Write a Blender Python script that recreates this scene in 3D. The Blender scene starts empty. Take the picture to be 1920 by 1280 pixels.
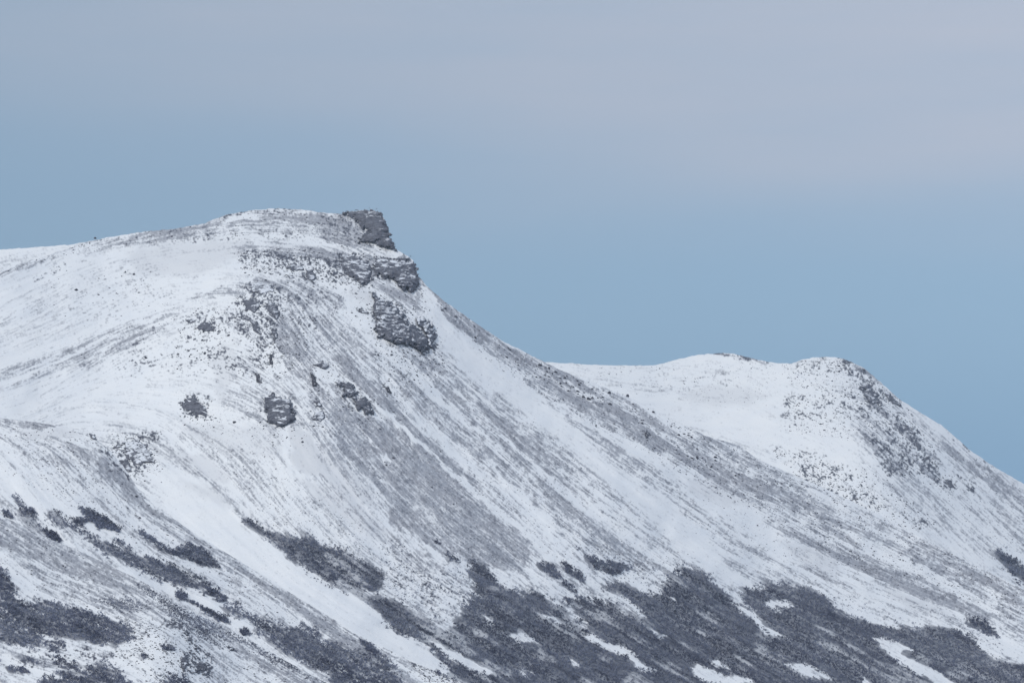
import bpy, math, time
import numpy as np
T0 = time.time()
F = 6831.0                     # focal length in pixels of a 1920 wide frame
PITCH = math.radians(7.5)
CAMZ = 2.0
SC = bpy.context.scene
COL = SC.collection
rng = np.random.default_rng(7)

# ------------------------------------------------------------------ noise
def _h(ix, iy, seed):
    h = (ix.astype(np.int64)*374761393 + iy.astype(np.int64)*668265263 + seed*1442695041) & 0xFFFFFFFF
    h = ((h ^ (h >> 13)) * 1274126177) & 0xFFFFFFFF
    h = ((h ^ (h >> 16)) * 2246822519) & 0xFFFFFFFF
    return ((h ^ (h >> 15)) & 0xFFFFFF) / float(0xFFFFFF)

def vn(x, y, seed=0):
    ix = np.floor(x); iy = np.floor(y)
    fx = x-ix; fy = y-iy
    fx = fx*fx*(3-2*fx); fy = fy*fy*(3-2*fy)
    a = _h(ix, iy, seed); b = _h(ix+1, iy, seed); c = _h(ix, iy+1, seed); d = _h(ix+1, iy+1, seed)
    return (a*(1-fx)+b*fx)*(1-fy) + (c*(1-fx)+d*fx)*fy

def fbm(x, y, o=4, seed=0, g=.5):
    s = 0; a = 1; t = 0
    for i in range(o):
        s = s + a*vn(x, y, seed+i*17); t += a; a *= g; x = x*2.03+11.7; y = y*2.03+5.3
    return s/t

def blur(a, s):
    h, w = a.shape
    ky = np.fft.fftfreq(h)[:, None]; kx = np.fft.rfftfreq(w)[None]
    return np.fft.irfft2(np.fft.rfft2(a)*np.exp(-2*(np.pi*s)**2*(kx*kx+ky*ky)), s=a.shape)

def rank(a):
    q = np.quantile(a.ravel()[::37], np.linspace(0, 1, 257))
    return np.interp(a, q, np.linspace(0, 1, 257))

def sstep(x, a=0., b=1.):
    t = np.clip((x-a)/(b-a), 0, 1)
    return t*t*(3-2*t)

def inpoly(X, Y, P):
    m = np.zeros(X.shape, bool); n = len(P)
    for i in range(n):
        x0, y0 = P[i]; x1, y1 = P[(i+1) % n]
        if y0 == y1: continue
        c = ((Y < y0) != (Y < y1)) & (X < (x1-x0)*(Y-y0)/(y1-y0)+x0)
        m ^= c
    return m

def sdist(X, Y, P):
    d = np.full(X.shape, 1e9); n = len(P)
    for i in range(n):
        x0, y0 = P[i]; x1, y1 = P[(i+1) % n]
        dx, dy = x1-x0, y1-y0; L = dx*dx+dy*dy+1e-9
        t = np.clip(((X-x0)*dx+(Y-y0)*dy)/L, 0, 1)
        d = np.minimum(d, np.hypot(X-x0-t*dx, Y-y0-t*dy))
    return np.where(inpoly(X, Y, P), d, -d)

# ------------------------------------------------------------------ camera rays
cp, sp = math.cos(PITCH), math.sin(PITCH)
def unproject(u, v, D):
    """terrain station at azimuth/elevation (u,v) and forward distance D -> world point"""
    a = (u-960)/F; b = (640-v)/F
    fy = cp - b*sp; fz = sp + b*cp
    k = D/fy
    return np.stack([a*k, np.broadcast_to(D, k.shape), CAMZ+fz*k], -1)

def tps(ctrl):
    c = np.array(ctrl, float); s = 500.
    X = c[:, :2]/s; n = len(c)
    def U(r2): return np.where(r2 > 0, .5*r2*np.log(r2+1e-12), 0)
    K = U(((X[:, None]-X[None])**2).sum(-1)) + np.eye(n)*.01
    P = np.c_[np.ones(n), X]
    A = np.zeros((n+3, n+3)); A[:n, :n] = K; A[:n, n:] = P; A[n:, :n] = P.T
    w = np.linalg.solve(A, np.r_[c[:, 2], 0, 0, 0])
    def f(u, v):
        u = u/s; v = v/s; r = w[n]+w[n+1]*u+w[n+2]*v
        for i in range(n): r = r + w[i]*U((u-X[i, 0])**2+(v-X[i, 1])**2)
        return r
    return f

# ------------------------------------------------------------------ custom properties
def tag(o, label=None, cat=None, group=None, kind=None):
    if label: o['label'] = label
    if cat: o['category'] = cat
    if group: o['group'] = group
    if kind: o['kind'] = kind
    return o

def mesh_np(name, V, Fq, mat, attr=None, smooth=True, link=True, nsm=None):
    me = bpy.data.meshes.new(name)
    V = np.asarray(V, np.float32).reshape(-1, 3); Fq = np.asarray(Fq, np.int32)
    k = Fq.shape[1]
    me.vertices.add(len(V)); me.vertices.foreach_set('co', V.ravel())
    me.loops.add(Fq.size); me.loops.foreach_set('vertex_index', Fq.ravel())
    me.polygons.add(len(Fq)); me.polygons.foreach_set('loop_start', np.arange(0, Fq.size, k, dtype=np.int32))
    me.polygons.foreach_set('use_smooth', np.full(len(Fq), smooth) if nsm is None else np.arange(len(Fq)) < nsm)
    if attr is not None:
        a = me.color_attributes.new('cover', 'FLOAT_COLOR', 'POINT')
        a.data.foreach_set('color', np.asarray(attr, np.float32).ravel())
    me.update(calc_edges=True)
    me.materials.append(mat)
    if not link: return me
    o = bpy.data.objects.new(name, me); COL.objects.link(o)
    return o

def gridfaces(nr, nc):
    i = np.arange(nr*nc).reshape(nr, nc)
    return np.stack([i[:-1, :-1], i[1:, :-1], i[1:, 1:], i[:-1, 1:]], -1).reshape(-1, 4)

# ------------------------------------------------------------------ materials
def nodes(name):
    m = bpy.data.materials.new(name); m.use_nodes = True
    nt = m.node_tree; nt.nodes.clear()
    out = nt.nodes.new('ShaderNodeOutputMaterial'); b = nt.nodes.new('ShaderNodeBsdfPrincipled')
    nt.links.new(b.outputs[0], out.inputs[0])
    b.inputs['Roughness'].default_value = .85
    b.inputs['Specular IOR Level'].default_value = .15
    return m, nt, b
def N(nt, t, **k):
    n = nt.nodes.new(t)
    for a, v in k.items(): setattr(n, a, v)
    return n
def mixc(nt, fac, a, b):
    n = N(nt, 'ShaderNodeMix', data_type='RGBA')
    for s, v in ((0, fac), (6, a), (7, b)):
        if isinstance(v, bpy.types.NodeSocket): nt.links.new(v, n.inputs[s])
        elif s == 0: n.inputs[0].default_value = v
        else: n.inputs[s].default_value = (*v, 1)
    return n.outputs[2]
def mth(nt, op, a, b=None, c=None, clamp=False):
    n = N(nt, 'ShaderNodeMath', operation=op); n.use_clamp = clamp
    for i, v in enumerate((a, b, c)):
        if v is None: continue
        if isinstance(v, bpy.types.NodeSocket): nt.links.new(v, n.inputs[i])
        else: n.inputs[i].default_value = v
    return n.outputs[0]
def noise(nt, scale, detail=3, rough=.6, vec=None):
    n = N(nt, 'ShaderNodeTexNoise'); n.inputs['Scale'].default_value = scale
    n.inputs['Detail'].default_value = detail; n.inputs['Roughness'].default_value = rough
    if vec is not None: nt.links.new(vec, n.inputs['Vector'])
    return n.outputs[0]
def objco(nt): return N(nt, 'ShaderNodeTexCoord').outputs['Object']
def ramp01(nt, x, a, b):
    n = N(nt, 'ShaderNodeMapRange'); nt.links.new(x, n.inputs[0])
    n.inputs[1].default_value = a; n.inputs[2].default_value = b
    return n.outputs[0]

SNOW = (.80, .815, .85)
def mat_terrain():
    m, nt, b = nodes('snowy_scree')
    at = N(nt, 'ShaderNodeVertexColor', layer_name='cover')
    sep = N(nt, 'ShaderNodeSeparateColor'); nt.links.new(at.outputs[0], sep.inputs[0])
    co = objco(nt)
    n1 = noise(nt, .45, 3, .7, co); n2 = noise(nt, .02, 4, .6, co); n3 = noise(nt, 1.3, 2, .6, co)
    snow = mixc(nt, ramp01(nt, n2, .3, .7), (.80, .805, .81), (.765, .78, .80))
    snow = mixc(nt, sep.outputs[2], snow, (.585, .59, .61))
    grav = mixc(nt, ramp01(nt, n1, .3, .7), (.23, .238, .27), (.43, .445, .485))
    grav = mixc(nt, ramp01(nt, n2, .4, .62), grav, (.33, .335, .365))
    # gravel coverage broken up by stone-sized noise
    g = mth(nt, 'MULTIPLY_ADD', mth(nt, 'SUBTRACT', n3, .5), 1.1, sep.outputs[0])
    g = mth(nt, 'MULTIPLY', mth(nt, 'MULTIPLY', g, 1.0, clamp=True), ramp01(nt, sep.outputs[0], 0, .12))
    c = mixc(nt, g, snow, grav)
    dark = mixc(nt, ramp01(nt, n3, .35, .65), (.048, .052, .072), (.12, .126, .155))
    c = mixc(nt, sep.outputs[1], c, dark)
    nt.links.new(c, b.inputs['Base Color'])
    bp = N(nt, 'ShaderNodeBump'); bp.inputs['Strength'].default_value = .5; bp.inputs['Distance'].default_value = .5
    hh = mth(nt, 'MULTIPLY', n1, mth(nt, 'ADD', mth(nt, 'ADD', sep.outputs[0], sep.outputs[1]), .15))
    nt.links.new(hh, bp.inputs['Height']); nt.links.new(bp.outputs[0], b.inputs['Normal'])
    return m
def mat_rock(name, snowiness=.5, c0=(.042, .044, .06), c1=(.19, .195, .225)):
    m, nt, b = nodes(name); co = objco(nt)
    geo = N(nt, 'ShaderNodeNewGeometry'); s = N(nt, 'ShaderNodeSeparateXYZ'); nt.links.new(geo.outputs['Normal'], s.inputs[0])
    n1 = noise(nt, .35, 4, .7, co); n2 = noise(nt, .08, 4, .65, co)
    mp = N(nt, 'ShaderNodeMapping'); mp.inputs['Scale'].default_value = (.07, .07, .3); nt.links.new(co, mp.inputs[0])
    n3 = noise(nt, 1, 3, .6, mp.outputs[0])
    rk = mixc(nt, ramp01(nt, mth(nt, 'ADD', n1, n3), .75, 1.25), c0, c1)
    t = mth(nt, 'MULTIPLY_ADD', mth(nt, 'SUBTRACT', n1, .5), .45, s.outputs[2])
    t = mth(nt, 'MULTIPLY_ADD', mth(nt, 'SUBTRACT', n2, .5), 1.1, t)
    f = ramp01(nt, t, 1.0-.45*snowiness, 1.15-.45*snowiness)
    nt.links.new(mixc(nt, f, rk, (.74, .76, .80)), b.inputs['Base Color'])
    bp = N(nt, 'ShaderNodeBump'); bp.inputs['Strength'].default_value = .8; bp.inputs['Distance'].default_value = 1.2
    nt.links.new(n1, bp.inputs['Height']); nt.links.new(bp.outputs[0], b.inputs['Normal'])
    return m
def mat_twig():
    m, nt, b = nodes('bare_twigs')
    at = N(nt, 'ShaderNodeVertexColor', layer_name='cover')
    sep = N(nt, 'ShaderNodeSeparateColor'); nt.links.new(at.outputs[0], sep.inputs[0])
    c = mixc(nt, sep.outputs[0], (.055, .060, .094), (.235, .255, .33))
    c = mixc(nt, sep.outputs[1], c, (.095, .105, .165))
    nt.links.new(c, b.inputs['Base Color'])
    return m
def mat_plain():
    m, nt, b = nodes('valley_snow'); co = objco(nt)
    n = noise(nt, .01, 5, .6, co)
    nt.links.new(mixc(nt, ramp01(nt, n, .45, .7), (.78, .80, .84), (.45, .45, .48)), b.inputs['Base Color'])
    return m
M_TER = mat_terrain(); M_CLIFF = mat_rock('cliff_rock', .30); M_BARE = mat_rock('bare_cliff_rock', .12)
M_SNOWY = mat_rock('snow_dusted_rock', .5); M_BOULD = mat_rock('boulder_rock', .25, (.035, .035, .045), (.10, .098, .115))
M_TWIG = mat_twig()

# ------------------------------------------------------------------ terrain sheets
class Sheet: pass
def make_sheet(name, ridge, ctrl, flow, base, paint, u0, u1, vtop, vbot, step, back, relief, seed, jit=1.0, uniform=None):
    S = Sheet(); S.name = name
    R = 1.0; pad = 30
    S.u0 = u0-pad; S.v0 = vtop-pad; S.R = R
    nx = int((u1-u0+2*pad)/R)+2; ny = int((vbot-vtop+2*pad)/R)+2
    X, Y = np.meshgrid(S.u0+np.arange(nx)*R, S.v0+np.arange(ny)*R)
    # flow direction of the slope (fall line)
    cx = np.zeros(X.shape); cy = np.zeros(X.shape)
    for (fx, fy, an) in flow:
        w = 1/(((X-fx)**2+(Y-fy)**2)+900.)**1.25
        cx += w*math.cos(2*math.radians(an)); cy += w*math.sin(2*math.radians(an))
    th = .5*np.arctan2(cy, cx) + (fbm(X/110, Y/110, 3, seed)-.5)*.28
    dx, dy = np.cos(th), np.sin(th)
    rg = np.random.default_rng(seed)
    def lic(sig, L, st, f):
        # sig: stripe width, L*st: stripe length (both in cells), computed on a grid f times coarser
        gx = dx[::f, ::f]; gy = dy[::f, ::f]; h_, w_ = gx.shape
        n0 = blur(rg.standard_normal(gx.shape), sig/f).astype(np.float32)
        acc = n0.copy(); ii, jj = np.meshgrid(np.arange(h_, dtype=np.float32), np.arange(w_, dtype=np.float32), indexing='ij')
        gx = (gx*st/f).astype(np.float32); gy = (gy*st/f).astype(np.float32)
        for sgn in (1, -1):
            px = jj+.5; py = ii+.5
            for k in range(L):
                q = (py.astype(np.int32) % h_)*w_ + px.astype(np.int32) % w_
                px = px + sgn*gx.ravel()[q]; py = py + sgn*gy.ravel()[q]
                acc += n0.ravel()[(py.astype(np.int32) % h_)*w_ + px.astype(np.int32) % w_]*(1-.6*k/L)
        if f > 1:
            y = np.minimum(np.arange(ny)/f, h_-1.001); x = np.minimum(np.arange(nx)/f, w_-1.001)
            iy = y.astype(int)[:, None]; ix = x.astype(int)[None]; fy = y[:, None]-iy; fx = x[None]-ix
            acc = (acc[iy, ix]*(1-fx)+acc[iy, ix+1]*fx)*(1-fy)+(acc[iy+1, ix]*(1-fx)+acc[iy+1, ix+1]*fx)*fy
        return rank(acc)
    nf = lic(.62, 9, 1.15, 1); nl = lic(1.0, 34, 1.5, 1); nm = lic(2.2, 30, 3.0, 2); nc = lic(7.0, 30, 6.0, 4)
    iso = rank(blur(rg.standard_normal(X.shape), .75)+.8*blur(rg.standard_normal(X.shape), 1.8)*1.8)
    cl = rank(fbm(X/26, Y/20, 4, seed+5))
    S.nx, S.ny = nx, ny; S.nm = nm; S.nc = nc; S.lane = None
    # painted cover maps (what lies where on the slope; the grey snow tint includes painted shade)
    ch = {'d': np.full(X.shape, base[0]), 't': np.full(X.shape, base[1]), 'r': np.full(X.shape, base[2]),
          'h': np.full(X.shape, base[3]), 'g': np.zeros(X.shape), 'u': np.zeros(X.shape)}
    WX = X + (fbm(X/22, Y/22, 4, seed+31)-.5)*22 + (nm-.5)*14*dx
    WY = Y + (fbm(X/22, Y/22, 4, seed+77)-.5)*18 + (nm-.5)*14*dy
    for (c, val, fe, poly) in paint:
        xs = [p[0] for p in poly]; ys = [p[1] for p in poly]; q = fe*2+16
        i0 = max(0, int((min(ys)-q-S.v0)/R)); i1 = min(ny, int((max(ys)+q-S.v0)/R)+1)
        j0 = max(0, int((min(xs)-q-S.u0)/R)); j1 = min(nx, int((max(xs)+q-S.u0)/R)+1)
        if i1 <= i0 or j1 <= j0: continue
        sl = (slice(i0, i1), slice(j0, j1))
        s = sdist(WX[sl], WY[sl], poly)
        a = sstep(s, -fe, fe)
        ch[c][sl] = ch[c][sl]*(1-a)+val*a
    d = ch['d']; t = ch['t']
    fine = rank(nf*.85+nl*.42+iso*.72)
    wv = 4*d*(1-d)*(1-t)
    p = np.clip(d + wv*((nm-.5)*.5+(nc-.5)*.7+(cl-.5)*.3+(nl-.5)*.2) - .06*(1-t)*(d < .5), 0, 1)
    cov = sstep((fine-(1-p))/.78+.5)*np.minimum(d*6, 1)*(.62+.38*p)
    grit = sstep((rank(nf*.7+iso*.8)-(1-.16*p*np.minimum(d*3, 1)))/.10+.5)*.55
    r = ch['r']; rs = rank(iso*1.3+cl*.5+nf*.5+fbm(X/7, Y/5, 3, seed+6)*(.4 if name == 'far_mountain' else .8))
    rock = sstep((rs-(1-r))/.16+.5)*np.minimum(r*12, 1)
    thr = (np.abs(nm+(iso-.5)*.12-.5) < .035)*sstep(nc+(nf-.5)*.4, .35, .75)*np.minimum(1, ch['h'])
    thr = blur(thr.astype(float), .45)
    rock = np.clip(np.maximum(np.maximum(rock, thr*.75), grit), 0, 1)
    gr = np.clip(ch['g'], 0, 1)
    # stems and litter under the thickets, fraying down the fall line
    u_ = sstep(ch['u']*1.25+(nm-.5)*.75*np.minimum(ch['u']*3, 1)+(nf-.5)*.5*np.minimum(ch['u']*3, 1), .30, .85)
    lane = sstep(.5*nm+.5*nc+(fbm(X/60, Y/34, 4, seed+44)-.5)*1.1, .60, .95)
    u_ = u_*(1-.62*lane)
    rock = rock*(1-u_)+u_*(.40+.30*nl+.42*(nc-.5)+.25*(nm-.5)+.16+.14*(iso-.5))*np.clip(ch['u'], 0, 1)**.5
    cov = np.maximum(cov, u_*.85)
    S_lane = lane
    S.lane = S_lane
    S.cov = [np.clip(cov, 0, 1), rock, gr]
    # depth with real relief: gullies down the fall line, rough rock
    Df = tps(ctrl)
    D = Df(X, Y)
    D = D - relief*((blur(nc, 1.5)-.5)*5.0 + (blur(nm, 1.0)-.5)*1.5*(1-.5*gr) + (fbm(X/120, Y/90, 3, seed+3)-.5)*32)
    D = D - rock*.7*(.4+iso) - cov*.25*iso - blur(r, 3)*(fbm(X/9, Y/7, 3, seed+8)-.5)*9
    S.D = D; S.X = X
    ru = np.array([p[0] for p in ridge], float); rv = np.array([p[1] for p in ridge], float)
    S.ridge = lambda u: np.interp(u, ru, rv) + (fbm(u/6, u*0+3, 3, seed+9)-.5)*2.4*jit + (fbm(u/40, u*0+8, 2, seed+19)-.5)*2.*jit
    def samp(A, u, v):
        x = np.clip((u-S.u0)/R, 0, nx-1.001); y = np.clip((v-S.v0)/R, 0, ny-1.001)
        ix = x.astype(int); iy = y.astype(int); fx = x-ix; fy = y-iy
        return (A[iy, ix]*(1-fx)+A[iy, ix+1]*fx)*(1-fy)+(A[iy+1, ix]*(1-fx)+A[iy+1, ix+1]*fx)*fy
    S.samp = samp
    S.P = lambda u, v, lift=0.: unproject(u, v, samp(S.D, u, v)-lift)
    # mesh
    ncol = int((u1-u0)/step)+1; U = np.linspace(u0, u1, ncol); rd = S.ridge(U)
    nrow = int((vbot-vtop)/step)+1
    s = np.linspace(0, 1, nrow)[:, None]
    UU = np.broadcast_to(U, (nrow, ncol)); VV = rd[None]+s*(vbot-rd[None])
    P = S.P(UU, VV)
    A = np.stack([samp(c, UU, VV) for c in S.cov]+[np.ones_like(UU)], -1)
    # the far side of the crest falls away
    top = P[0]; nb = 24; bk = []; ba = []
    for k in range(nb, 0, -1):
        q = (k/nb)**1.6*back
        b = top.copy(); b[:, 1] += q; b[:, 0] *= (top[:, 1]+q)/top[:, 1]
        b[:, 2] -= q*.42 + np.minimum(q, 30)*.10
        bk.append(b); ba.append(A[0]*[.6, .6, 1, 1])
    # the foot runs out to the valley floor
    ft = []; last = P[-1]
    zb = last[:, 2]
    for q in (.25, .5, .75, 1.02):
        f = last.copy(); f[:, 2] = zb*(1-q)-(3 if q > 1 else 0); f[:, 1] -= zb*q*2.0; ft.append(f)
    P = np.concatenate([np.array(bk), P, np.array(ft)]); A = np.concatenate([np.array(ba), A, np.repeat(A[-1:], 4, 0)])
    A[-4:, :, :3] = (.22, 0, 0)
    # the slopes carry on sideways and run down to the valley
    def side(E, EA, sg):
        out = []; oa = []; q0 = 0
        for k in range(1, 15):
            q = (k/14)**1.3
            e = E.copy(); run = (E[:, 2].max()+8)/.42
            e[:, 0] += sg*q*run; e[:, 2] = np.maximum(E[:, 2]-q*run*.42+(fbm(E[:, 1]/160+k*.3, np.full(len(E), k*.7+sg), 3, seed+60)-.5)*50*q*(1-q)*4, -6)
            out.append(e); oa.append(EA)
        return np.array(out).transpose(1, 0, 2), np.array(oa).transpose(1, 0, 2)
    L_, LA = side(P[:, 0], A[:, 0], -1); R_, RA = side(P[:, -1], A[:, -1], 1)
    P = np.concatenate([L_[:, ::-1], P, R_], 1); A = np.concatenate([LA[:, ::-1], A, RA], 1); ncol = P.shape[1]
    fc = gridfaces(P.shape[0], ncol)
    o = mesh_np(name, P.reshape(-1, 3), fc, M_TER, A.reshape(-1, 4))
    tag(o, kind='structure')
    print('sheet', name, P.shape, round(time.time()-T0, 1))
    return S

# ------------------------------------------------------------------ where scrub grows (station coordinates on the slopes)
HOLES = [
 [(800,1197),(815,1200),(870,1228),(925,1255),(935,1264),(900,1262),(850,1238)],
 [(955,1185),(975,1185),(1002,1200),(1020,1212),(985,1207),(960,1196)],
 [(1065,1228),(1075,1232),(1090,1252),(1078,1250)],[(1175,1228),(1190,1232),(1225,1254),(1205,1254),(1185,1245)],
 [(1290,1248),(1310,1245),(1350,1262),(1400,1272),(1425,1285),(1340,1282),(1300,1265)],
 [(1222,1184),(1235,1184),(1254,1197),(1240,1197)],[(1330,1240),(1345,1238),(1360,1255),(1350,1254)],
 [(1640,1197),(1655,1198),(1690,1206),(1712,1218),(1700,1228),(1735,1245),(1780,1272),(1800,1290),(1760,1290),(1700,1250),(1660,1222)],
 [(1470,1243),(1500,1243),(1545,1262),(1560,1280),(1510,1268)],[(1440,1176),(1456,1186),(1458,1194),(1440,1188)],
 [(1430,1130),(1440,1125),(1475,1130),(1485,1137),(1450,1140)],[(1385,1140),(1395,1140),(1440,1172),(1452,1186),(1425,1175)],
 [(1845,1180),(1880,1200),(1900,1228),(1870,1235),(1840,1215),(1835,1200)],
 [(1195,1145),(1205,1150),(1215,1162),(1203,1160)],[(1250,1117),(1262,1120),(1268,1126),(1255,1124)],[(1615,1268),(1625,1270),(1640,1290),(1620,1290)],
 [(1100,1190),(1140,1205),(1180,1218),(1200,1232),(1165,1228),(1130,1215)],[(900,1150),(915,1155),(930,1165),(912,1164)],
 [(965,1250),(1000,1262),(990,1268)],[(1000,1140),(1030,1155),(1060,1170),(1040,1168)],
]
MM = [(880,1060),(905,1068),(925,1090),(950,1100),(985,1112),(1005,1110),(1035,1125),(1065,1150),(1072,1172),(1100,1195),(1120,1208),(1140,1208),(1105,1178),(1080,1150),(1065,1128),(1085,1120),(1110,1125),(1150,1132),(1197,1154),(1200,1146),(1178,1125),(1130,1098),(1160,1092),(1200,1112),(1240,1113),(1250,1070),(1297,1062),(1330,1077),(1345,1100),(1385,1135),(1415,1165),(1440,1180),(1480,1200),(1440,1170),(1390,1130),(1385,1115),(1400,1100),(1440,1092),(1487,1097),(1515,1102),(1540,1115),(1565,1142),(1615,1165),(1690,1175),(1765,1177),(1800,1180),(1830,1200),(1840,1222),(1865,1240),(1920,1245),(2000,1270),(2060,1338),(1060,1338),(960,1300),(880,1262),(830,1222),(800,1205),(745,1185),(720,1165),(716,1146),(690,1125),(720,1120),(750,1135),(785,1160),(840,1182),(862,1165),(878,1130),(892,1105)]
def ell(x, y, a, b, an=25):
    t = np.linspace(0, 2*np.pi, 14)[:-1]; c, s = math.cos(math.radians(an)), math.sin(math.radians(an))
    return [(x+a*math.cos(q)*c-b*math.sin(q)*s, y+a*math.cos(q)*s+b*math.sin(q)*c) for q in t]
TH = [
 ('M',ell(1032,1069,25,9,35),'dark oval thicket, left of a pair above the birch scrub'),
 ('M',ell(1075,1072,28,8,38),'long narrow thicket, right of a pair above the birch scrub'),
 ('M',[(1098,1040),(1130,1050),(1185,1060),(1187,1066),(1150,1082),(1115,1068)],'ragged broad thicket uphill of the birch scrub, centre right'),
 ('M',ell(1068,1100,22,5,35),'pale thin thicket between the oval pair and the birch scrub'),
 ('M',ell(1120,1129,6,3,20),'small round bush in the snow lane of the birch scrub'),
 ('M',ell(1064,1128,9,4,25),'pair of low bushes at the top of the snow lane'),
 ('M',ell(1085,1165,7,4,20),'small bush midway down the snow lane'),
 ('M',ell(1097,1185,6,3,20),'lowest small bush in the snow lane'),
 ('M',ell(820,1016,6,3,30),'tiny bush below the grey gravel fan'),
 ('M',ell(848,1048,16,5,35),'thin bush streak between gravel fan and birch scrub'),
 ('M',ell(626,1083,8,3,20),'small bush on the snow gully edge under the diagonal strip'),
 ('M',[(1818,1156),(1845,1160),(1870,1185),(1876,1196),(1845,1188),(1820,1170)],'dark thicket on a bump at far right above the birch scrub'),
 ('C',ell(14,965,12,5,30),'small oval thicket near the left edge on the near spur'),
 ('C',ell(60,958,5,4,20),'small round bush at upper left of the near spur'),
 ('C',[(148,952),(165,953),(200,973),(228,992),(222,1000),(185,986),(155,970)],'dark elongated thicket, highest on the near spur'),
 ('C',ell(150,976,18,5,5),'arched thicket under the highest thicket of the near spur'),
 ('C',ell(186,990,7,3,10),'small bush just below the arched thicket'),
 ('C',ell(98,1005,20,6,38),'dark thicket touching the foothill crest at left'),
 ('C',[(248,992),(265,996),(300,1018),(335,1038),(345,1048),(310,1034),(280,1016)],'thin diagonal line of bushes on the near spur'),
 ('C',[(325,1035),(350,1020),(380,1027),(400,1050),(415,1066),(385,1064),(350,1048)],'dark compact thicket right of the thin line of bushes'),
 ('C',ell(341,1118,14,7,25),'oval thicket in the snow between spur and foothill, leftmost of three'),
 ('C',ell(397,1111,17,6,-5),'oval thicket in the snow between spur and foothill, middle of three'),
 ('C',ell(415,1123,10,6,0),'oval thicket in the snow between spur and foothill, rightmost of three'),
 ('C',ell(365,1132,10,4,20),'faint small bush downhill of the three oval thickets'),
 ('C',[(375,1138),(400,1146),(425,1158),(430,1168),(408,1164),(385,1150)],'thicket streak just above the foothill crest'),
 ('C',ell(460,1187,12,6,20),'rounded thicket touching the foothill crest, centre left'),
 ('C',ell(692,1213,20,5,32),'narrow thicket high on the gravel of the near spur at bottom'),
 ('D',ell(34,1256,20,6,15),'grey oval thicket at the lower left edge'),
 ('D',ell(55,1238,18,4,10),'low bush streak above the lower left oval thicket'),
 ('D',ell(316,1215,12,5,5),'faint grey bush on the rocky knoll'),
 ('D',ell(272,1230,8,5,20),'small faint bush left on the rocky knoll'),
]
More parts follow.
